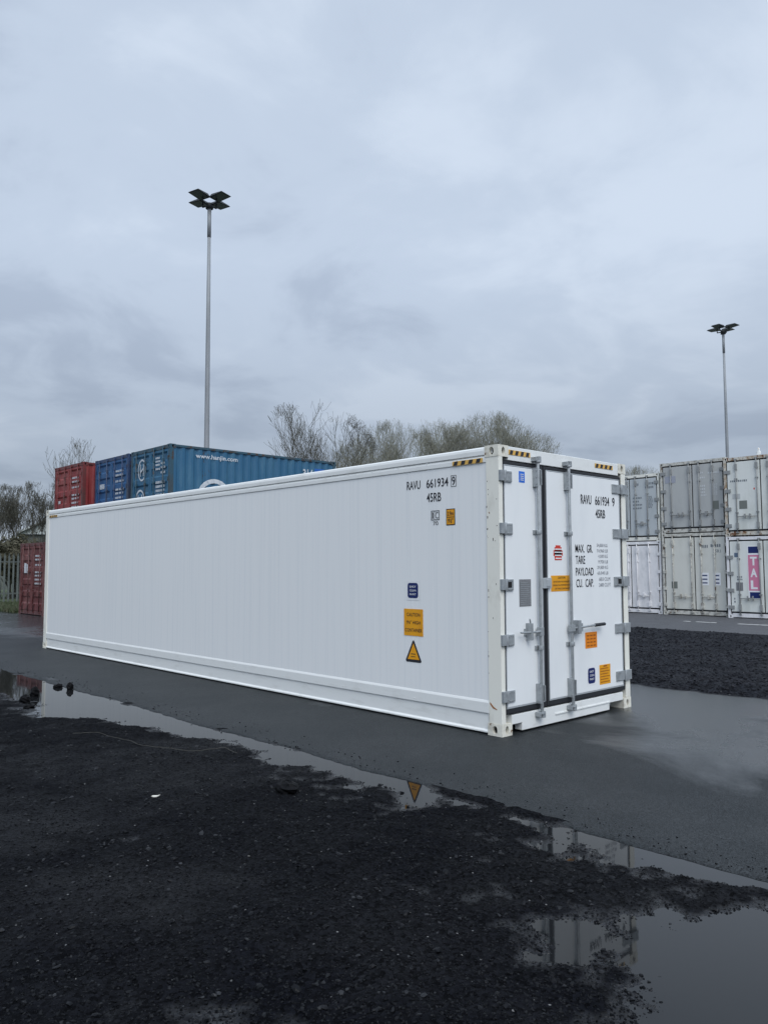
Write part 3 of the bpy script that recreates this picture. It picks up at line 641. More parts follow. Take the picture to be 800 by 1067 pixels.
def corr_wall(x, y0, y1, z0, z1, depth, sgn, pitch=0.278):
    """vertical trapezoid corrugation along y; x is the outermost plane, sgn points inwards"""
    b = MB(); n = max(1, round((y1-y0)/pitch)); pt = []; p = (y1-y0)/n
    for i in range(n):
        a = y0+i*p; pt += [(0, a), (0, a+p*0.26), (1, a+p*0.5), (1, a+p*0.76)]
    pt.append((0, y1)); vs = []
    for d, y in pt: vs += [(x+sgn*depth*d, y, z0), (x+sgn*depth*d, y, z1)]
    b.add(vs, [(2*i, 2*i+2, 2*i+3, 2*i+1) for i in range(len(pt)-1)]); return b
def dry_container(label, loc, paint, frame, marks, group, L=6.058, H=2.591, W=2.438):
    root = thing('shipping_container', label, 'container', loc, rad(-90), group)
    frame_box(root, W, L, H, frame)
    for x, s in ((0.016, 1), (W-0.016, -1)): 
        wl = corr_wall(x, 0.119, L-0.119, 0.168, H-0.07, 0.036, s).build('side_wall', paint, root)
        if marks == 'circle' and x > 1: SIDE[root.name] = wl
    b = MB(); b.box(0.02, W-0.02, 0.1, L-0.1, H-0.04, H-0.02); b.build('roof', paint, root)
    b = MB(); b.box(0.05, W-0.05, 0.1, L-0.05, 0.12, 0.165); b.build('floor', frame, root)
    b = MB(); b.box(0.1, W-0.1, L-0.07, L-0.04, 0.16, H-0.1); b.build('end_wall', paint, root)
    b = MB(); b.box(0.1, W-0.1, 0.07, 0.09, 0.16, H-0.11); b.build('door_seal', RUBBER, root)
    mid = W/2
    for k, (x0, x1) in enumerate(((0.108, mid-0.008), (mid+0.008, W-0.108))):
        b = MB(); z0, z1 = 0.175, H-0.125
        b.box(x0, x0+0.07, 0.012, 0.06, z0, z1); b.box(x1-0.07, x1, 0.012, 0.06, z0, z1); b.box(x0+0.07, x1-0.07, 0.0122, 0.06, z1-0.07, z1); b.box(x0+0.07, x1-0.07, 0.0122, 0.06, z0, z0+0.07)
        n = 5; p = (z1-z0-0.14)/n; pt = []
        for i in range(n):
            a = z0+0.07+i*p; pt += [(0.018, a), (0.018, a+p*0.36), (0.052, a+p*0.48), (0.052, a+p*0.88)]
        pt.append((0.018, z1-0.07)); vs = []
        for d, z in pt: vs += [(x0+0.07, d, z), (x1-0.07, d, z)]
        b.add(vs, [(2*i, 2*i+1, 2*i+3, 2*i+2) for i in range(len(pt)-1)])
        d = b.build('door', paint, root)
        for xr in (x0+0.27, x1-0.27):
            b = MB(); b.tube([(xr, -0.018, 0.10), (xr, -0.018, H-0.06)], 0.018, 8)
            for z in (0.11, 0.38, 0.8, 1.55, H-0.42, H-0.07): b.box(xr-0.045, xr+0.045, -0.03, 0.012, z-0.03, z+0.03)
            b.box(min(xr, xr+(0.34 if k == 0 else -0.34)), max(xr, xr+(0.34 if k == 0 else -0.34)), -0.04, -0.028, 1.02, 1.05) if (xr == x0+0.27) == (k == 0) else b.box(xr-0.02, xr+0.3, -0.04, -0.028, 0.90, 0.93)
            b.build('locking_bar', frame, d)
        xs = (0.09, 0.13) if k == 0 else (W-0.13, W-0.09)
        for z in (0.35, 0.95, 1.6, 2.2):
            b = MB(); b.box(xs[0], xs[1], -0.012, 0.002, z-0.06, z+0.06); b.build('hinge', frame, d)
        b = MB()
        rows = []
        def line(a0, a1, z0_, h=0.045):
            a = a0; b = MB(); rows.append(b)
            r = random.Random(int(a0*100+z0_*37))
            while a < a1-0.03:
                q = r.uniform(0.025, 0.05); b.box(a, min(a+q, a1), 0.008, 0.011, z0_, z0_+h); a += q+0.018
        if k == 1:
            if marks == 'circle':
                for z in (2.22, 2.12, 2.02, 1.9): line(x0+0.34, x0+0.62, z, 0.055)
                for z in (2.05, 1.93, 1.78): line(x0+0.66, x0+0.92, z, 0.06)
                for z in range(7): line(x0+0.36, x0+0.62, 1.50-z*0.12, 0.07); line(x0+0.66, x0+0.9, 1.50-z*0.12, 0.07)
            else:
                for z in (2.08, 1.95, 1.76, 1.5, 1.38, 1.24, 1.1): line(x0+0.32, x0+0.56, z, 0.06); line(x0+0.60, x0+0.9, z, 0.06)
        else:
            if marks == 'patch': b.box(x0+0.34, x0+0.56, 0.008, 0.011, 1.50, 1.86); b.box(x0+0.60, x0+0.72, 0.008, 0.011, 1.50, 1.82)
            elif marks == 'name': line(x0+0.2, x0+0.62, 1.62, 0.16)
            elif marks == 'plain': line(x0+0.2, x0+0.5, 1.30, 0.10)
        if b.v: b.build('label_patch', FADEW, d)
        for q_ in rows: q_.build('lettering', FADEW, d)
        if marks == 'circle' and k == 0:
            b = MB(); ring(b, 'f', 0.006, (x0+x1)/2+0.05, 1.98, 0.25, 0.33)
            d2 = b.build('door_emblem', FADEW, d)
            b = MB(); ring(b, 'f', 0.006, (x0+x1)/2-0.05, 1.05, 0.30, 0.36); b.build('door_emblem', FADEW, d)
    return root
SIDE = {}
def ring(b, face, d, ca, cz, ra, rz, t=0.16):
    """round emblem: a ring with two uprights joined by a curved bar"""
    n = 28
    for i in range(n):
        t0, t1 = 2*math.pi*i/n, 2*math.pi*(i+1)/n
        poly(b, face, d, [(ca+ra*math.cos(t0), cz+rz*math.sin(t0)), (ca+ra*math.cos(t1), cz+rz*math.sin(t1)), (ca+ra*(1-t)*math.cos(t1), cz+rz*(1-t)*math.sin(t1)), (ca+ra*(1-t)*math.cos(t0), cz+rz*(1-t)*math.sin(t0))])
    for s in (-1, 1):
        for i in range(6):
            u0, u1 = -0.55+1.1*i/6, -0.55+1.1*(i+1)/6; g = lambda u: s*(0.30+0.10*(1-u*u)) 
            poly(b, face, d, [(ca+ra*(g(u0)-0.08), cz+rz*u0), (ca+ra*(g(u0)+0.08), cz+rz*u0), (ca+ra*(g(u1)+0.08), cz+rz*u1), (ca+ra*(g(u1)-0.08), cz+rz*u1)])
    for i in range(6):
        u0, u1 = -0.32+0.64*i/6, -0.32+0.64*(i+1)/6; g = lambda u: 0.12*math.sin(u*5)
        poly(b, face, d, [(ca+ra*u0, cz+rz*(g(u0)-0.09)), (ca+ra*u1, cz+rz*(g(u1)-0.09)), (ca+ra*u1, cz+rz*(g(u1)+0.09)), (ca+ra*u0, cz+rz*(g(u0)+0.09))])
FADEW = mat('faded_white_lettering', (0.62, 0.65, 0.68), 0.6, 0, (0.35, 0.40, 0.46), 12, (1,1,1), 0.8)
def paintmat(n, c, c2, rlo=0.64, rs=2.2): return mat(n, c, 0.5, 0, c2, 3.5, (1, 1, 0.35), 0.9, 0.4, 0.7, 0.15, 30, rust=(0.065, 0.04, 0.028), rust_lo=rlo, rust_scale=rs)
HJ = paintmat('sea_blue_paint', (0.026, 0.115, 0.215), (0.05, 0.15, 0.24)); HJF = paintmat('dark_rusted_frame', (0.03, 0.085, 0.125), (0.05, 0.06, 0.065), 0.56, 5)
BL = paintmat('royal_blue_paint', (0.018, 0.088, 0.225), (0.04, 0.115, 0.24)); BLF = paintmat('dull_navy_frame', (0.03, 0.06, 0.14), (0.055, 0.06, 0.075), 0.58, 5)
RD = paintmat('red_paint', (0.24, 0.032, 0.034), (0.30, 0.075, 0.068)); RDF = paintmat('dull_red_frame', (0.15, 0.03, 0.03), (0.085, 0.045, 0.04), 0.6, 5)
MR = paintmat('maroon_paint', (0.125, 0.030, 0.030), (0.19, 0.075, 0.070)); MRF = paintmat('maroon_frame', (0.10, 0.035, 0.035), (0.16, 0.08, 0.075), 0.62, 4)
GL = 'coloured containers stacked behind the white one'
hj = dry_container('teal blue container with round white emblem and web address, top of its stack', (4.5, 17.74, 2.591), HJ, HJF, 'circle', GL)
dry_container('teal blue container at ground level, directly beneath the one with the web address', (4.5, 17.74, 0), HJ, HJF, 'circle', GL)
dry_container('royal blue container between the teal and the red one, upper tier', (4.5, 20.38, 2.591), BL, BLF, 'name', GL)
dry_container('royal blue container at ground level beneath the other royal blue one', (4.5, 20.38, 0), BL, BLF, 'name', GL)
dry_container('bright red container on the upper tier, left of the royal blue one', (4.22, 23.14, 2.591), RD, RDF, 'plain', GL)
dry_container('red container at ground level beneath the bright red one', (4.22, 23.14, 0), RD, RDF, 'plain', GL)
dry_container('dull maroon container alone on the ground beside the palisade fence', (3.98, 25.70, 0), MR, MRF, 'patch', GL)
# writing on the long side of the teal container (local x = W side, text runs along +y local)
wl = SIDE[hj.name]; b = MB(); Wd = 2.438-0.0165+0.004
V, F = glyphs('www.hanjin.com', 0.02)
b.add([(Wd, 0.82+1.42*u, 2.215+0.17*v) for u, v in V], F); b.build('web_address', FADEW, wl)
b = MB(); ring(b, 's', Wd, 1.45, 1.10, -0.58, 0.58, 0.22); b.build('side_emblem', FADEW, wl)
b = MB()
V, F = glyphs('314', 0.03); b.add([(Wd, 4.70+0.40*u, 1.99+0.26*v) for u, v in V], F)
b.build('number_patch', FADEW, wl)
b = MB(); b.add([(Wd, 5.17, 1.95), (Wd, 5.57, 1.95), (Wd, 5.57, 2.30), (Wd, 5.17, 2.30)], [(0, 1, 2, 3)]); b.build('blue_patch', mat('bright_blue_patch', (0.02, 0.12, 0.42), 0.5), wl)

def reefer_stacked(label, loc, wallm, framem, H, group, rods, hinge_z, hw, hmat, extra=None, L=6.058, W=2.438, handles=True):
    root = thing('reefer_container', label, 'container', loc, rad(-90), group)
    frame_box(root, W, L, H, framem, 0.085)
    for x in ((0.016, 0.06), (W-0.06, W-0.016)):
        b = MB(); b.box(*x, 0.12, L-0.12, 0.17, H-0.075); b.build('side_wall', wallm, root)
    b = MB(); b.box(0.02, W-0.02, 0.1, L-0.1, H-0.045, H-0.02); b.build('roof', wallm, root)
    b = MB(); b.box(0.05, W-0.05, 0.1, L-0.05, 0.1, 0.165); b.build('floor', framem, root)
    b = MB(); b.box(0.1, W-0.1, L-0.07, L-0.04, 0.16, H-0.1); b.build('end_wall', wallm, root)
    b = MB(); b.box(0.088, W-0.088, 0.05, 0.09, 0.162, H-0.117); b.build('door_seal', RUBBER, root)
    doors = []
    for k, (x0, x1) in enumerate(((0.125, W/2-0.02), (W/2+0.02, W-0.125))):
        z0, z1 = 0.215, H-0.165
        b = MB(); b.box(x0, x1, 0.004, 0.045, z0, z1); d = b.build('door', wallm, root, 0.008); doors.append(d)
        for xr in ((x0+x1)/2-0.24 if k == 0 else (x0+x1)/2-0.30, x1-0.09 if k == 0 else (x0+x1)/2+0.18) if rods else ():
            b = MB(); b.tube([(xr, -0.03, 0.12), (xr, -0.03, H-0.07)], 0.018, 8)
            for z in (0.36, H-0.34): b.box(xr-0.042, xr+0.042, -0.05, 0.004, z-0.10, z+0.10)
            for z in (0.80, H-0.75, 0.13, H-0.08): b.box(xr-0.045, xr+0.045, -0.045, 0.004, z-0.02, z+0.02)
            b.build('locking_bar', hmat, d)
            if handles:
                b = MB(); b.tube([(xr-0.02, -0.05, 0.66), (xr-0.42 if xr > x0+0.5 else xr+0.42, -0.05, 0.675)], 0.014, 6)
                xm = xr-0.26 if xr > x0+0.5 else xr+0.26; b.box(xm-0.02, xm+0.02, -0.06, 0.0, 0.60, 0.75); b.build('door_handle', hmat, d)
        for z in hinge_z:
            b = MB()
            if k == 0: b.box(0.03, 0.03+hw, -0.022, 0.003, z-0.06, z+0.06)
            else: b.box(W-0.03-hw, W-0.03, -0.022, 0.003, z-0.06, z+0.06)
            b.build('hinge', hmat, d, 0.004)
    if extra: extra(root, doors, H)
    return root
GREYW = mat('grey_white_paint', (0.46, 0.47, 0.46), 0.5, 0, (0.40, 0.41, 0.405), 3, (1,1,0.3), 1, 0.4, 0.7, 0.1, 10, rust=(0.22, 0.17, 0.12), rust_lo=0.74, rust_scale=4)
BLUEW = mat('blue_grey_white_paint', (0.50, 0.535, 0.55), 0.5, 0, (0.44, 0.475, 0.49), 3, (1,1,0.3), 1, 0.4, 0.7, 0.1, 10)
COOLW = mat('bright_scuffed_white', (0.80, 0.79, 0.80), 0.5, 0, (0.68, 0.68, 0.69), 5, (1,1,0.5), 1, 0.4, 0.7, 0.1, 10, rust=(0.20, 0.14, 0.11), rust_lo=0.70, rust_scale=6)
CREAMW = mat('cream_white_paint', (0.66, 0.66, 0.61), 0.5, 0, (0.58, 0.58, 0.53), 3, (1,1,0.3), 1, 0.4, 0.7, 0.1, 10, rust=(0.25, 0.2, 0.14), rust_lo=0.74, rust_scale=5)
PALEW = mat('pale_white_paint', (0.74, 0.76, 0.73), 0.5, 0, (0.62, 0.64, 0.60), 2.5, (1,1,0.3), 1, 0.4, 0.7, 0.1, 10, rust=(0.26, 0.20, 0.12), rust_lo=0.72, rust_scale=3)
OLDF = mat('weathered_frame_paint', (0.60, 0.59, 0.54), 0.6, 0, (0.28, 0.27, 0.24), 8, (1,1,1), 1, 0.4, 0.7, 0.2, 30, rust=(0.14, 0.08, 0.045), rust_lo=0.60, rust_scale=6)
RUSTF = mat('rusty_frame_paint', (0.62, 0.60, 0.54), 0.6, 0, (0.34, 0.25, 0.16), 5, (1,1,1), 1, 0.4, 0.65, 0.2, 30, rust=(0.17, 0.075, 0.035), rust_lo=0.53, rust_scale=5)
HG = mat('grey_hinge_paint', (0.27, 0.28, 0.28), 0.6); HS = mat('dark_rod_steel', (0.20, 0.22, 0.235), 0.5, 0.3)
class Rows(MB):
    def __init__(s): super().__init__(); s.rows = []
def lines(b, a0, a1, z, h, n, seed=0):
    r = random.Random(seed)
    for i in range(n):
        a = a0; top = b; 
        if isinstance(top, Rows): b = MB(); top.rows.append(b)
        while a < a1-0.02:
            q = r.uniform(0.03, 0.055); b.box(a, min(a+q, a1), -0.001, 0.0035, z-i*h*1.7, z-i*h*1.7+h); a += q+0.025
        b = top
def dec(fn, d, m_, name='lettering'):
    b = Rows(); fn(b)
    if b.v: b.build(name, m_, d)
    for q in b.rows: q.build(name, m_, d)
TXG = mat('dull_grey_print', (0.17, 0.19, 0.21), 0.6); TXP = mat('pale_print', (0.58, 0.60, 0.61), 0.6); PLT = mat('old_plate', (0.17, 0.185, 0.17), 0.6)
def exA(r, ds, H):
    dec(lambda b: (lines(b, 1.42, 1.60, 2.12, 0.085, 1, 1), lines(b, 1.88, 2.2, 2.13, 0.085, 2, 2), lines(b, 1.36, 1.72, 1.62, 0.06, 1, 3), lines(b, 1.36, 1.60, 1.49, 0.06, 1, 3), lines(b, 1.36, 1.76, 1.36, 0.06, 1, 3), lines(b, 1.36, 1.72, 1.23, 0.06, 1, 3)), ds[1], TXG)
    dec(lambda b: lines(b, 1.93, 2.16, 1.66, 0.03, 9, 5), ds[1], TXG, 'small_lettering')
def exB(r, ds, H):
    dec(lambda b: (lines(b, 1.44, 1.66, 2.10, 0.06, 1, 1), lines(b, 1.80, 2.2, 2.07, 0.06, 1, 2), lines(b, 1.5, 1.7, 1.92, 0.06, 1, 2)), ds[1], TXP)
    dec(lambda b: (lines(b, 1.52, 1.72, 1.62, 0.065, 4, 7)), ds[1], TXP, 'weight_lettering'); dec(lambda b: lines(b, 1.88, 2.12, 1.68, 0.02, 12, 9), ds[1], TXP, 'small_lettering')
    dec(lambda b: b.box(1.96, 2.16, -0.001, 0.0035, 0.80, 1.10), ds[1], PLT, 'data_plate'); dec(lambda b: b.box(0.2, 0.60, -0.001, 0.0035, 1.85, 2.1), ds[0], mat('bluish_patch', (0.34, 0.36, 0.42), 0.6), 'patch')
def exC(r, ds, H):
    dec(lambda b: lines(b, 0.22, 0.80, 1.85, 0.06, 1, 3), ds[0], TXG); dec(lambda b: b.box(0.50, 0.76, -0.001, 0.0035, 0.92, 1.20), ds[0], PLT, 'data_plate')
    dec(lambda b: b.box(0.28, 0.54, -0.001, 0.0035, 1.27, 1.44), ds[0], mat('pale_patch', (0.48, 0.50, 0.50), 0.6), 'patch')
    dec(lambda b: b.box(0.99, 1.03, -0.001, 0.0035, 1.55, 1.61), ds[0], RED_ST, 'red_dot')
def exD(r, ds, H):
    dec(lambda b: b.box(0.34, 0.56, -0.001, 0.0035, 0.95, 1.20), ds[0], PLT, 'data_plate')
    def wr(b):
        V, F = glyphs('25R1', 0.01); b.add([(1.90+0.27*u, 0.001, 2.22+0.11*v) for u, v in V], F); lines(b, 1.50, 1.72, 2.40, 0.10, 1, 4); lines(b, 1.82, 2.2, 2.42, 0.10, 1, 5)
    dec(wr, ds[1], TXG)
    for x0, x1 in ((1.46, 1.72), (1.90, 2.14)):
        b = MB(); b.box(x0, x1, -0.001, 0.0035, 1.08, 1.52); b.mi = 1
        for z in (1.40, 1.27, 1.14): b.box(x0+0.03, x1-0.05, -0.003, 0.0, z, z+0.045)
        b.build('weight_panel', [WHITE_ST, mat('dark_blue_print', (0.05, 0.07, 0.16), 0.5)], ds[1])
def exE(r, ds, H):
    b = MB(); b.box(0.70, 1.10, -0.002, 0.0035, 0.66, 2.42); b.mi = 1; b.box(0.725, 1.075, -0.004, 0.0, 0.93, 2.12); b.mi = 2; b.box(0.74, 1.07, -0.004, 0.0, 2.18, 2.40); b.box(0.75, 1.08, -0.004, 0.0, 0.68, 0.88); b.mi = 0
    for ch, z in (('T', 1.77), ('A', 1.38), ('L', 0.98)):
        V, F = glyphs(ch, 0.04); b.add([(0.79+0.22*u, -0.006, z+0.29*v) for u, v in V], F)
    b.build('company_sign', [WHITE_ST, PINK, NAVY], ds[0])
    dec(lambda b: b.box(0.27, 0.40, -0.001, 0.0035, 2.05, 2.20), ds[0], mat('grey_blue_square', (0.12, 0.17, 0.24), 0.5), 'sticker'); dec(lambda b: b.box(0.30, 0.53, -0.001, 0.0035, 0.92, 1.20), ds[0], GREY_PL, 'data_plate')
    dec(lambda b: (lines(b, 0.34, 0.54, 1.36, 0.05, 2, 3), lines(b, 0.22, 0.3, 0.62, 0.06, 2, 3)), ds[0], TXG)
GR = 'pale refrigerated containers stacked beyond the gravel'
hz5 = (0.36, 0.93, 1.55, 2.2); hz5b = (0.36, 0.93, 1.50, 2.05)
XR = 21.1; yB = 9.27; ZB = -0.10
reefer_stacked('plain grey-white reefer on the upper tier, middle column, doors facing the lane', (XR, yB, ZB+2.94), GREYW, OLDF, 2.60, GR, True, hz5, 0.19, HG, exB)
reefer_stacked('cream white reefer at ground level, middle column, with 25R1 on its door', (XR, yB, ZB), CREAMW, OLDF, 2.94, GR, True, (0.36, 0.95, 1.55, 2.15, 2.5), 0.12, OLDF, exD)
reefer_stacked('light blue-grey reefer on the upper tier nearest the white container', (XR+0.1, yB+2.53, ZB+2.69), BLUEW, WFRAME, 2.54, GR, True, hz5, 0.17, HG, exA)
reefer_stacked('scuffed bright white reefer at ground level nearest the white container', (XR+0.1, yB+2.53, ZB), COOLW, COOLW, 2.69, GR, True, hz5, 0.12, COOLW, None)
YC = yB-2.49
reefer_stacked('weathered reefer with rusty frame and a gull on its roof', (XR-0.3, YC, ZB+2.76), PALEW, RUSTF, 2.70, GR, True, hz5, 0.20, HG, exC)
reefer_stacked('white reefer with pink and navy TAL sign on its door', (XR-0.3, YC, ZB), PALEW, COOLW, 2.75, GR, True, hz5b, 0.20, HG, exE)

# ------------------------------------------------------------ gull
def gull(x, y, z, rz):
    root = thing('gull', 'white gull standing on the roof of the rusty framed reefer', 'bird', (x, y, z), rz)
    pts = [(-0.26,0,0.13),(-0.20,0,0.135),(-0.12,0,0.15),(-0.02,0,0.17),(0.06,0,0.195),(0.10,0,0.235),(0.115,0,0.28),(0.14,0,0.305),(0.165,0,0.305)]
    rr = [0.008,0.022,0.05,0.07,0.062,0.042,0.034,0.034,0.012]
    b = MB(); b.tube(pts, rr, 12); b.build('body', mat('gull_white', (0.82,0.82,0.82), 0.6), root)
    b = MB(); b.tube([(0.165,0,0.304),(0.20,0,0.297),(0.21,0,0.288)], [0.010,0.007,0.002], 6); b.build('beak', mat('gull_beak', (0.7,0.4,0.03), 0.5), root)
    for s in (-1, 1):
        b = MB(); b.tube([(0.05,s*0.045,0.20),(-0.08,s*0.062,0.175),(-0.22,s*0.03,0.15),(-0.30,s*0.01,0.135)], [0.02,0.032,0.018,0.003], 8); b.build('wing', mat('gull_grey', (0.42,0.45,0.48), 0.6), root)
        b = MB(); b.tube([(0.0,s*0.03,0.12),(0.005,s*0.03,0.0)], 0.005, 5); b.box(-0.005, 0.05, s*0.03-0.018, s*0.03+0.018, 0, 0.005); b.build('leg', mat('gull_leg', (0.5,0.3,0.2), 0.5), root)
gull(XR+0.35, YC-0.95, ZB+2.76+2.70-0.02, rad(200))

# ------------------------------------------------------------ floodlight masts
POLE = mat('mast_galvanised', (0.30, 0.32, 0.34), 0.55, 0.2, (0.24, 0.255, 0.27), 3, (1,1,0.2)); LAMPM = mat('dark_floodlight', (0.022, 0.026, 0.028), 0.55); GLASS = mat('unlit_lamp_glass', (0.10, 0.12, 0.13), 0.2)
def mast(label, x, y, h, rz):
    root = thing('floodlight_mast', label, 'floodlight', (x, y, 0), rz, 'tall floodlight masts')
    b = MB(); b.tube([(0,0,0),(0,0,h*0.35),(0,0,h*0.7),(0,0,h-1.6)], [0.145,0.118,0.09,0.072], 12); b.tube([(0,0,h-1.61),(0,0,h-0.2)], 0.085, 12); b.build('pole', POLE, root)
    b = MB(); b.box(-0.28, 0.28, -0.28, 0.28, -0.03, 0.03)
    for k in range(4):
        for q in (-1, 1): b.tube([(q*0.23, (1 if k % 2 else -1)*0.23, 0.03), (q*0.23, (1 if k % 2 else -1)*0.23, 0.055)], 0.025, 6)
    b.build('base_plate', POLE, root)
    b = MB(); b.tube([(0,0,h-0.3),(0,0,h-0.08)], 0.17, 12)
    for k in range(4):
        a = rad(45+90*k); b.tube([(0,0,h-0.15),(0.42*math.cos(a),0.42*math.sin(a),h-0.12)], 0.035, 6); b.tube([(0.42*math.cos(a),0.42*math.sin(a),h-0.14),(0.42*math.cos(a),0.42*math.sin(a),h+0.08)], 0.03, 6)
    b.build('lamp_bracket', LAMPM, root)
    for k in range(4):
        a = rad(45+90*k); ca, sa = math.cos(a), math.sin(a); b = MB()
        # housing: shallow wedge tilted outwards
        L = 0.78; Wd2 = 0.31; tilt = rad(5)
        def P(u, v, t): return (ca*(0.24+u*math.cos(tilt)+t*math.sin(tilt))-sa*v, sa*(0.24+u*math.cos(tilt)+t*math.sin(tilt))+ca*v, h+0.05+u*math.sin(tilt)*1.0+t*math.cos(tilt))
        vs = [P(0,-Wd2,0),P(L,-Wd2,0),P(L,Wd2,0),P(0,Wd2,0),P(0.10,-Wd2*0.8,0.14),P(L-0.08,-Wd2*0.8,0.07),P(L-0.08,Wd2*0.8,0.07),P(0.10,Wd2*0.8,0.14)]
        b.add(vs, [(0,3,2,1),(4,5,6,7),(0,1,5,4),(1,2,6,5),(2,3,7,6),(3,0,4,7)]); fl = b.build('floodlight', LAMPM, root, 0.01)
        b = MB(); b.add([P(0.08,-Wd2*0.85,-0.006),P(L-0.05,-Wd2*0.85,-0.006),P(L-0.05,Wd2*0.85,-0.006),P(0.08,Wd2*0.85,-0.006)], [(0,3,2,1)]); b.build('lens', GLASS, fl)
mast('taller looking floodlight mast rising behind the teal blue container', 11.50, 25.26, 17.95, rad(60))
mast('more distant floodlight mast rising behind the pale reefers', 46.2, 17.5, 17.55, rad(40))

# ------------------------------------------------------------ palisade fence
PAL = mat('palisade_green_grey', (0.135, 0.155, 0.145), 0.55, 0.1, (0.10, 0.115, 0.11), 4, (1,1,0.3))
root = thing('palisade_fence', 'grey-green steel palisade fence behind the maroon container', 'fence', (0, 34.6, 0))
FX0, FX1 = 1.0, 16.0
for z in (0.45, 1.95):
    b = MB(); b.box(FX0, FX1, 0.03, 0.08, z, z+0.06); b.build('rail', PAL, root)
for k in range(6):
    x = FX0+0.1+k*2.9; b = MB(); b.box(x-0.04, x+0.04, 0.085, 0.17, 0, 2.15); b.build('post', PAL, root)
xs = np.arange(FX0+0.05, FX1, 0.2)
for x in xs:
    b = MB(); pr = [(-0.055,0.0),(-0.03,-0.018),(0,-0.006),(0.03,-0.018),(0.055,0.0),(0.03,0.012),(0,0.022),(-0.03,0.012)]
    b.prof([(x+p*0.8, q) for p, q in pr], 'z', 0.08, 2.28); b.prof([(x+p*0.35, q) for p, q in pr], 'z', 2.281, 2.38); b.build('pale', PAL, root)

# grass blades on the verge (uncountable)
def blades(n, seed):
    r = np.random.RandomState(seed); x = 3.9+9*r.rand(n)**1.3; y = 26.0+9.0*r.rand(n); h = 0.05+0.16*r.rand(n)*(0.5+0.5*np.clip(vnoise(x, y, 1.2)+0.5, 0, 1)); a = r.rand(n)*6.28; wd = 0.012+0.01*r.rand(n)
    dx, dy = np.cos(a)*wd, np.sin(a)*wd; lx, ly = (r.rand(n)-.5)*h, (r.rand(n)-.5)*h
    V = np.stack([np.stack([x-dx, y-dy, 0*x+0.02], 1), np.stack([x+dx, y+dy, 0*x+0.02], 1), np.stack([x+lx, y+ly, h+0.02], 1)], 1).reshape(-1, 3)
    return npmesh('grass', V, np.arange(3*n).reshape(-1, 3), BLADE)
tag(blades(26000, 4), 'short rough grass in front of the palisade fence', 'grass', kind='stuff')

# ------------------------------------------------------------ bare trees
BARK = mat('grey_bark', (0.085, 0.080, 0.068), 0.9, 0, (0.12, 0.12, 0.10), 6); TWIG = mat('lichen_twigs', (0.23, 0.23, 0.185), 0.9, 0, (0.32, 0.32, 0.26), 2.0); TWIGD = mat('brown_twigs', (0.085, 0.080, 0.066), 0.9, 0, (0.13, 0.13, 0.10), 2)
def grow(seed, H, spread, levels=5, kids=(6, 5, 5, 4), r0=0.16, upness=0.35, trunk=0.28, stems=1, wide=0.40, rmin=0.012):
    rg = random.Random(seed); br = []
    def branch(p, d, L, r, lev):
        n = 4 if lev < 2 else 3; pts = [p]; rs = [r]; q = p; dd = d
        for i in range(n):
            dd = (dd+Vector((rg.uniform(-1,1), rg.uniform(-1,1), rg.uniform(-0.6,1)))*0.16+Vector((0,0,upness*0.25))).normalized(); q = q+dd*(L/n); pts.append(q); rs.append(r*(1-0.72*(i+1)/n) if lev < levels-1 else r*0.6)
        br.append((pts, rs, lev))
        if lev >= levels-1: return
        for k in range(kids[min(lev, len(kids)-1)]):
            t = 0.30+0.70*(k+rg.random())/kids[min(lev, len(kids)-1)] if lev else 0.55+0.45*(k+rg.random())/kids[0]
            t = min(t, 0.999); i = int(t*n); fr = t*n-i; pp = pts[i].lerp(pts[i+1], fr); rr = (rs[i]*(1-fr)+rs[i+1]*fr)
            ax = Vector((rg.gauss(0,1), rg.gauss(0,1), rg.gauss(0,1))); ax = ax-ax.dot(dd)*dd
            if ax.length < 1e-3: continue
            ang = rg.uniform(0.35, 0.95)*spread; nd = (dd*math.cos(ang)+ax.normalized()*math.sin(ang)+Vector((0,0,upness*0.6))).normalized()
            branch(pp, nd, L*(0.95 if lev == 0 else 0.62)*rg.uniform(0.7, 1.1), max(rr*0.62, rmin), lev+1)
    for s in range(stems):
        a = rg.random()*6.28; d0 = Vector((math.cos(a)*0.35*(stems > 1), math.sin(a)*0.35*(stems > 1), 1)).normalized()
        branch(Vector((math.cos(a)*0.3*(stems > 1), math.sin(a)*0.3*(stems > 1), 0)), d0, H*trunk*rg.uniform(0.9, 1.15), r0, 0)
    zs_ = sorted(b_[0][-1].z for b_ in br); k = H/zs_[int(len(zs_)*0.93)]
    c = Vector((0, 0, 0.56*H)); A = (wide*H, wide*H, 0.45*H); out = []
    for pts, rs, lev in br:
        P = []
        for p in pts:
            q = p*k-c; e_ = math.sqrt((q.x/A[0])**2+(q.y/A[1])**2+(q.z/A[2])**2) if (p.z*k > 0.25*H) else 0
            lim = rg.uniform(0.90, 1.06); P.append(c+q*(lim/e_) if e_ > lim else c+q)
        if lev >= 2 and (P[-1]-P[0]).length < 0.12: continue
        out.append((P, rs, lev))
    return out
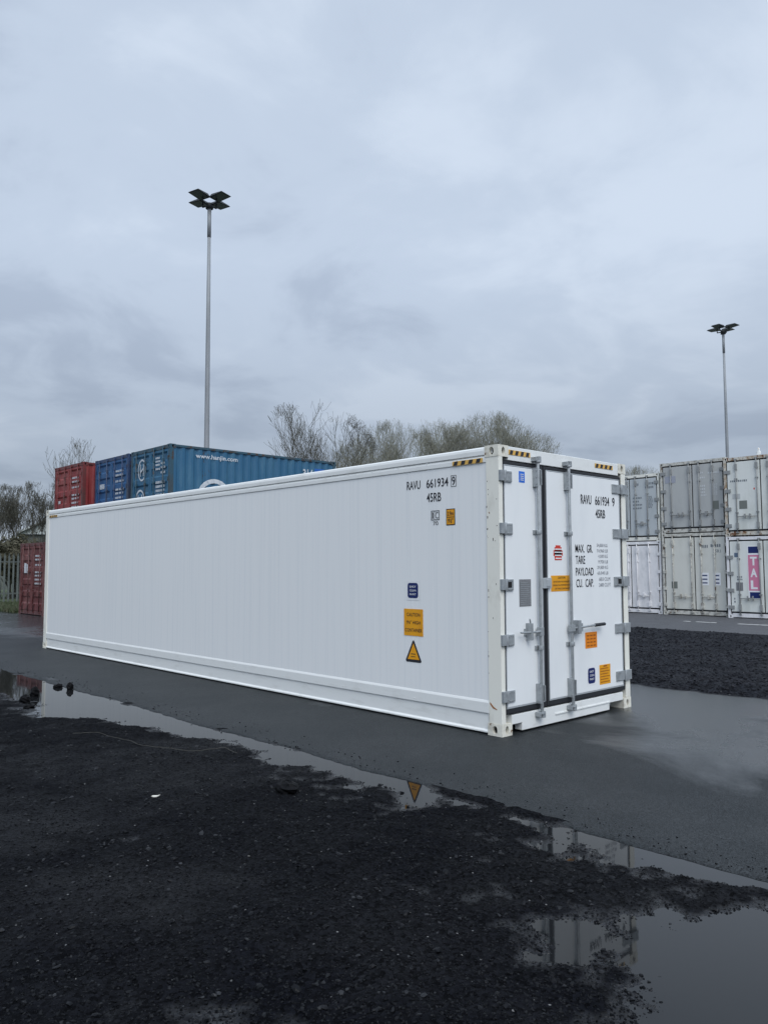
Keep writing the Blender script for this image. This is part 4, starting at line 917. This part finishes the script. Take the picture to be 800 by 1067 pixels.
def tree_obj(name, label, cat, seed, H, loc, group, tw=TWIG, leaves=0, leafm=None, **k):
    root = thing(name, label, cat, loc, 0, group); br = grow(seed, H, **k)
    b = MB(); c = MB()
    for pts, rs, lev in br:
        (b if lev < 1 else c).tube(pts, rs, 8 if lev < 1 else (5 if lev < 2 else 3), False)
    b.build('trunk', BARK, root); c.build('crown', tw, root)
    if leaves:
        r = np.random.RandomState(seed); tips = np.array([p[:] for pts, rs, lev in br if lev > 1 for p in pts[1:]]); n = leaves
        ctr = tips[r.randint(len(tips), size=n)]+r.randn(n, 3)*0.16; a, e_ = r.randn(n, 3)*0.045, r.randn(n, 3)*0.035
        V = np.stack([ctr-a, ctr+e_, ctr+a, ctr-e_], 1).reshape(-1, 3); npmesh('foliage', V, np.arange(4*n).reshape(-1, 4), leafm, root)
    return root
CAMP = Vector((-6.193, -4.937, 0))
def at(u, dist):
    """world x,y on the ground at the azimuth of a column of the photograph"""
    az = 0.7522915 + math.atan((u-400)/820.7); return (CAMP.x+math.sin(az)*dist, CAMP.y+math.cos(az)*dist, 0)
GT = 'bare trees beyond the container yard'
tree_obj('bare_tree', 'open branched bare tree just right of the teal container top', 'tree', 5, 12.0, at(322, 50), GT, TWIGD, spread=0.95, kids=(7, 6, 6, 4), r0=0.17, trunk=0.45)
dense = dict(spread=1.05, kids=(9, 8, 8, 5), r0=0.15, trunk=0.40, upness=0.30, wide=0.38, rmin=0.0095)
d1 = tree_obj('bare_tree', 'dense bare tree, tallest of the clump, left of the white container door end', 'tree', 21, 11.6, at(513, 52), GT, TWIG, **dense)
d2 = tree_obj('bare_tree', 'dense bare tree at the left end of the clump, beside the open branched one', 'tree', 33, 11.0, at(376, 55), GT, TWIG, **dense)
for src, u, dist, hs, lab in ((d1, 412, 57, 1.04, 'dense bare tree in the clump, second from its left end'), (d2, 446, 54, 1.06, 'dense bare tree at the middle of the clump'), (d2, 480, 53, 1.08, 'dense bare tree in the clump, just left of the tallest'),
                              (d1, 548, 55, 0.93, 'dense bare tree at the right end of the clump, behind the door end'), (d1, 662, 60, 0.76, 'bare tree whose twigs show above the blue-grey reefer'), (d2, 596, 70, 0.80, 'low bare tree hidden behind the door end of the white container')):
    c = copy_tree(src); c.location = at(u, dist); c.rotation_euler = (0, 0, u*1.7); c.scale = (hs, hs, hs); c['label'] = lab
tree_obj('bare_tree', 'slim bare tree showing above the bright red container', 'tree', 44, 9.9, at(82, 55), GT, TWIGD, spread=0.75, kids=(5, 5, 5, 3), r0=0.13, trunk=0.5)
d3 = tree_obj('bare_tree', 'bare tree in the left thicket, nearest the maroon container', 'tree', 52, 6.6, at(40, 50), GT, TWIGD, spread=0.9, kids=(7, 6, 5, 4), r0=0.12, trunk=0.4)
for u, dist, hs, lab in ((18, 51, 0.97, 'bare tree in the left thicket, above the fence'), (1, 50, 0.95, 'bare tree at the left edge of the photo, above the fence'), (-22, 56, 1.0, 'bare tree beyond the left edge of the thicket')):
    c = copy_tree(d3); c.location = at(u, dist); c.rotation_euler = (0, 0, u*0.9); c.scale = (hs, hs, hs*1.02); c['label'] = lab
LEAF = mat('olive_leaves', (0.060, 0.060, 0.036), 0.8, 0, (0.10, 0.09, 0.058), 1.2)
GB = 'scrubby bushes behind the palisade fence'
bs = tree_obj('bush', 'olive bush behind the fence beside the maroon container', 'bush', 61, 2.9, at(30, 47), GB, TWIGD, 9000, LEAF, spread=1.1, kids=(6, 5, 4, 4), r0=0.06, trunk=0.4, stems=4, levels=4)
for u, dist, hs, lab in ((8, 48, 1.0, 'olive bush behind the fence, second from the maroon container'), (-14, 47, 1.05, 'olive bush behind the fence beyond the left edge'), (52, 46, 0.9, 'olive bush hidden behind the maroon container'), (20, 49, 1.10, 'taller olive bush in the second row behind the fence')):
    c = copy_tree(bs); c.location = at(u, dist); c.rotation_euler = (0, 0, u*1.3); c.scale = (hs*1.1, hs*1.1, hs); c['label'] = lab
# pale roofed shed behind the thicket
SH = thing('shed', 'shed with pale pitched roof seen through the trees above the maroon container', 'building', at(19, 55), -rad(19))
b = MB(); b.box(0.15, 7.8, 0.2, 6, 0, 3.85); b.build('wall', mat('shed_cladding', (0.12, 0.13, 0.12), 0.8, 0, (0.09, 0.10, 0.09), 2), SH)
b = MB(); b.prof([(-0.1, 3.95), (2.6, 5.35), (5.4, 5.35), (8.1, 3.95), (8.1, 3.83), (5.4, 5.22), (2.6, 5.22), (-0.1, 3.83)], 'y', -0.2, 6.3); b.mi = 1
b.prof([(0.05, 3.86), (2.6, 5.20), (5.4, 5.20), (7.95, 3.86)], 'y', 0.02, 0.12)
b.build('roof', [mat('pale_roof', (0.50, 0.53, 0.52), 0.5), mat('pale_gable', (0.50, 0.54, 0.53), 0.5, 0, (0.36, 0.40, 0.39), 3)], SH)

# ------------------------------------------------------------ bits lying in the yard
def ground_at(x, y): return float(hgrav(np.array([x]), np.array([y]))[0])
GRK = 'black rocks lying in the yard'
rock('rock', -1.80, 6.15, 0.060, 'round black rock standing in the puddle by the tarmac edge', (0.8, 0.8, 1.0), ROCK, WATER_Z, 1, GRK)
rock('rock', -1.85, 6.45, 0.055, 'squarish black rock in the puddle, just left of the round one', (1.2, 0.9, 0.6), ROCK, WATER_Z, 2, GRK)
rock('rock', -2.36, 5.9, 0.070, 'black rock half in the puddle beside the reflection of the maroon container', (0.8, 0.8, 1.1), ROCK, WATER_Z, 3, GRK)
rock('rock', -2.62, 5.5, 0.065, 'black rock on the gravel rim of the puddle at the left', (1, 1, 0.9), ROCK, None, 4, GRK)
rock('rock', -2.72, 5.05, 0.055, 'flat black rock nearest the camera on the puddle rim', (1.2, 1, 0.6), ROCK, None, 5, GRK)
rock('rock', -2.62, -0.05, 0.088, 'lone large black lump on the dark gravel mid yard', (1.25, 0.8, 0.55), ROCK, None, 6, GRK)
def wire():
    pts = []
    for i in range(40):
        t = i/39; x = -3.05+0.78*t+0.07*math.sin(t*9.2); y = 2.9-1.9*t+0.20*math.sin(t*8); pts.append((x, y, ground_at(x, y)+0.014+0.006*math.sin(t*17)))
    b = MB(); b.tube(pts, 0.0022, 5); return tag(b.build('wire', mat('pale_wire', (0.07, 0.068, 0.06), 0.7)), 'thin pale curling wire lying on the gravel by the long puddle', 'wire')
wire()
def shard(x, y, s, label, rz):
    b = MB(); pts = [(-1.2,-0.1),(-0.6,-0.45),(0.3,-0.5),(1.0,-0.15),(1.6,0.45),(0.9,0.25),(0.1,0.4),(-0.8,0.35)]
    n = len(pts); vs = [(s*p, s*q, 0.004+0.35*s*(p*p)*0.2) for p, q in pts]+[(s*p, s*q, 0.001+0.35*s*(p*p)*0.2-0.002) for p, q in pts]
    b.add(vs, [tuple(range(n)), tuple(range(n, 2*n))[::-1]]+[(i, n+i, n+(i+1) % n, (i+1) % n) for i in range(n)])
    o = b.build('shard', mat('bleached_shard', (0.62, 0.60, 0.54), 0.6)); o.location = (x, y, ground_at(x, y)+0.012); o.rotation_euler = (0.25, 0, rz); tag(o, label, 'litter')
shard(-3.47, 0.36, 0.022, 'curved pale shard lying on the dark gravel', rad(-30))
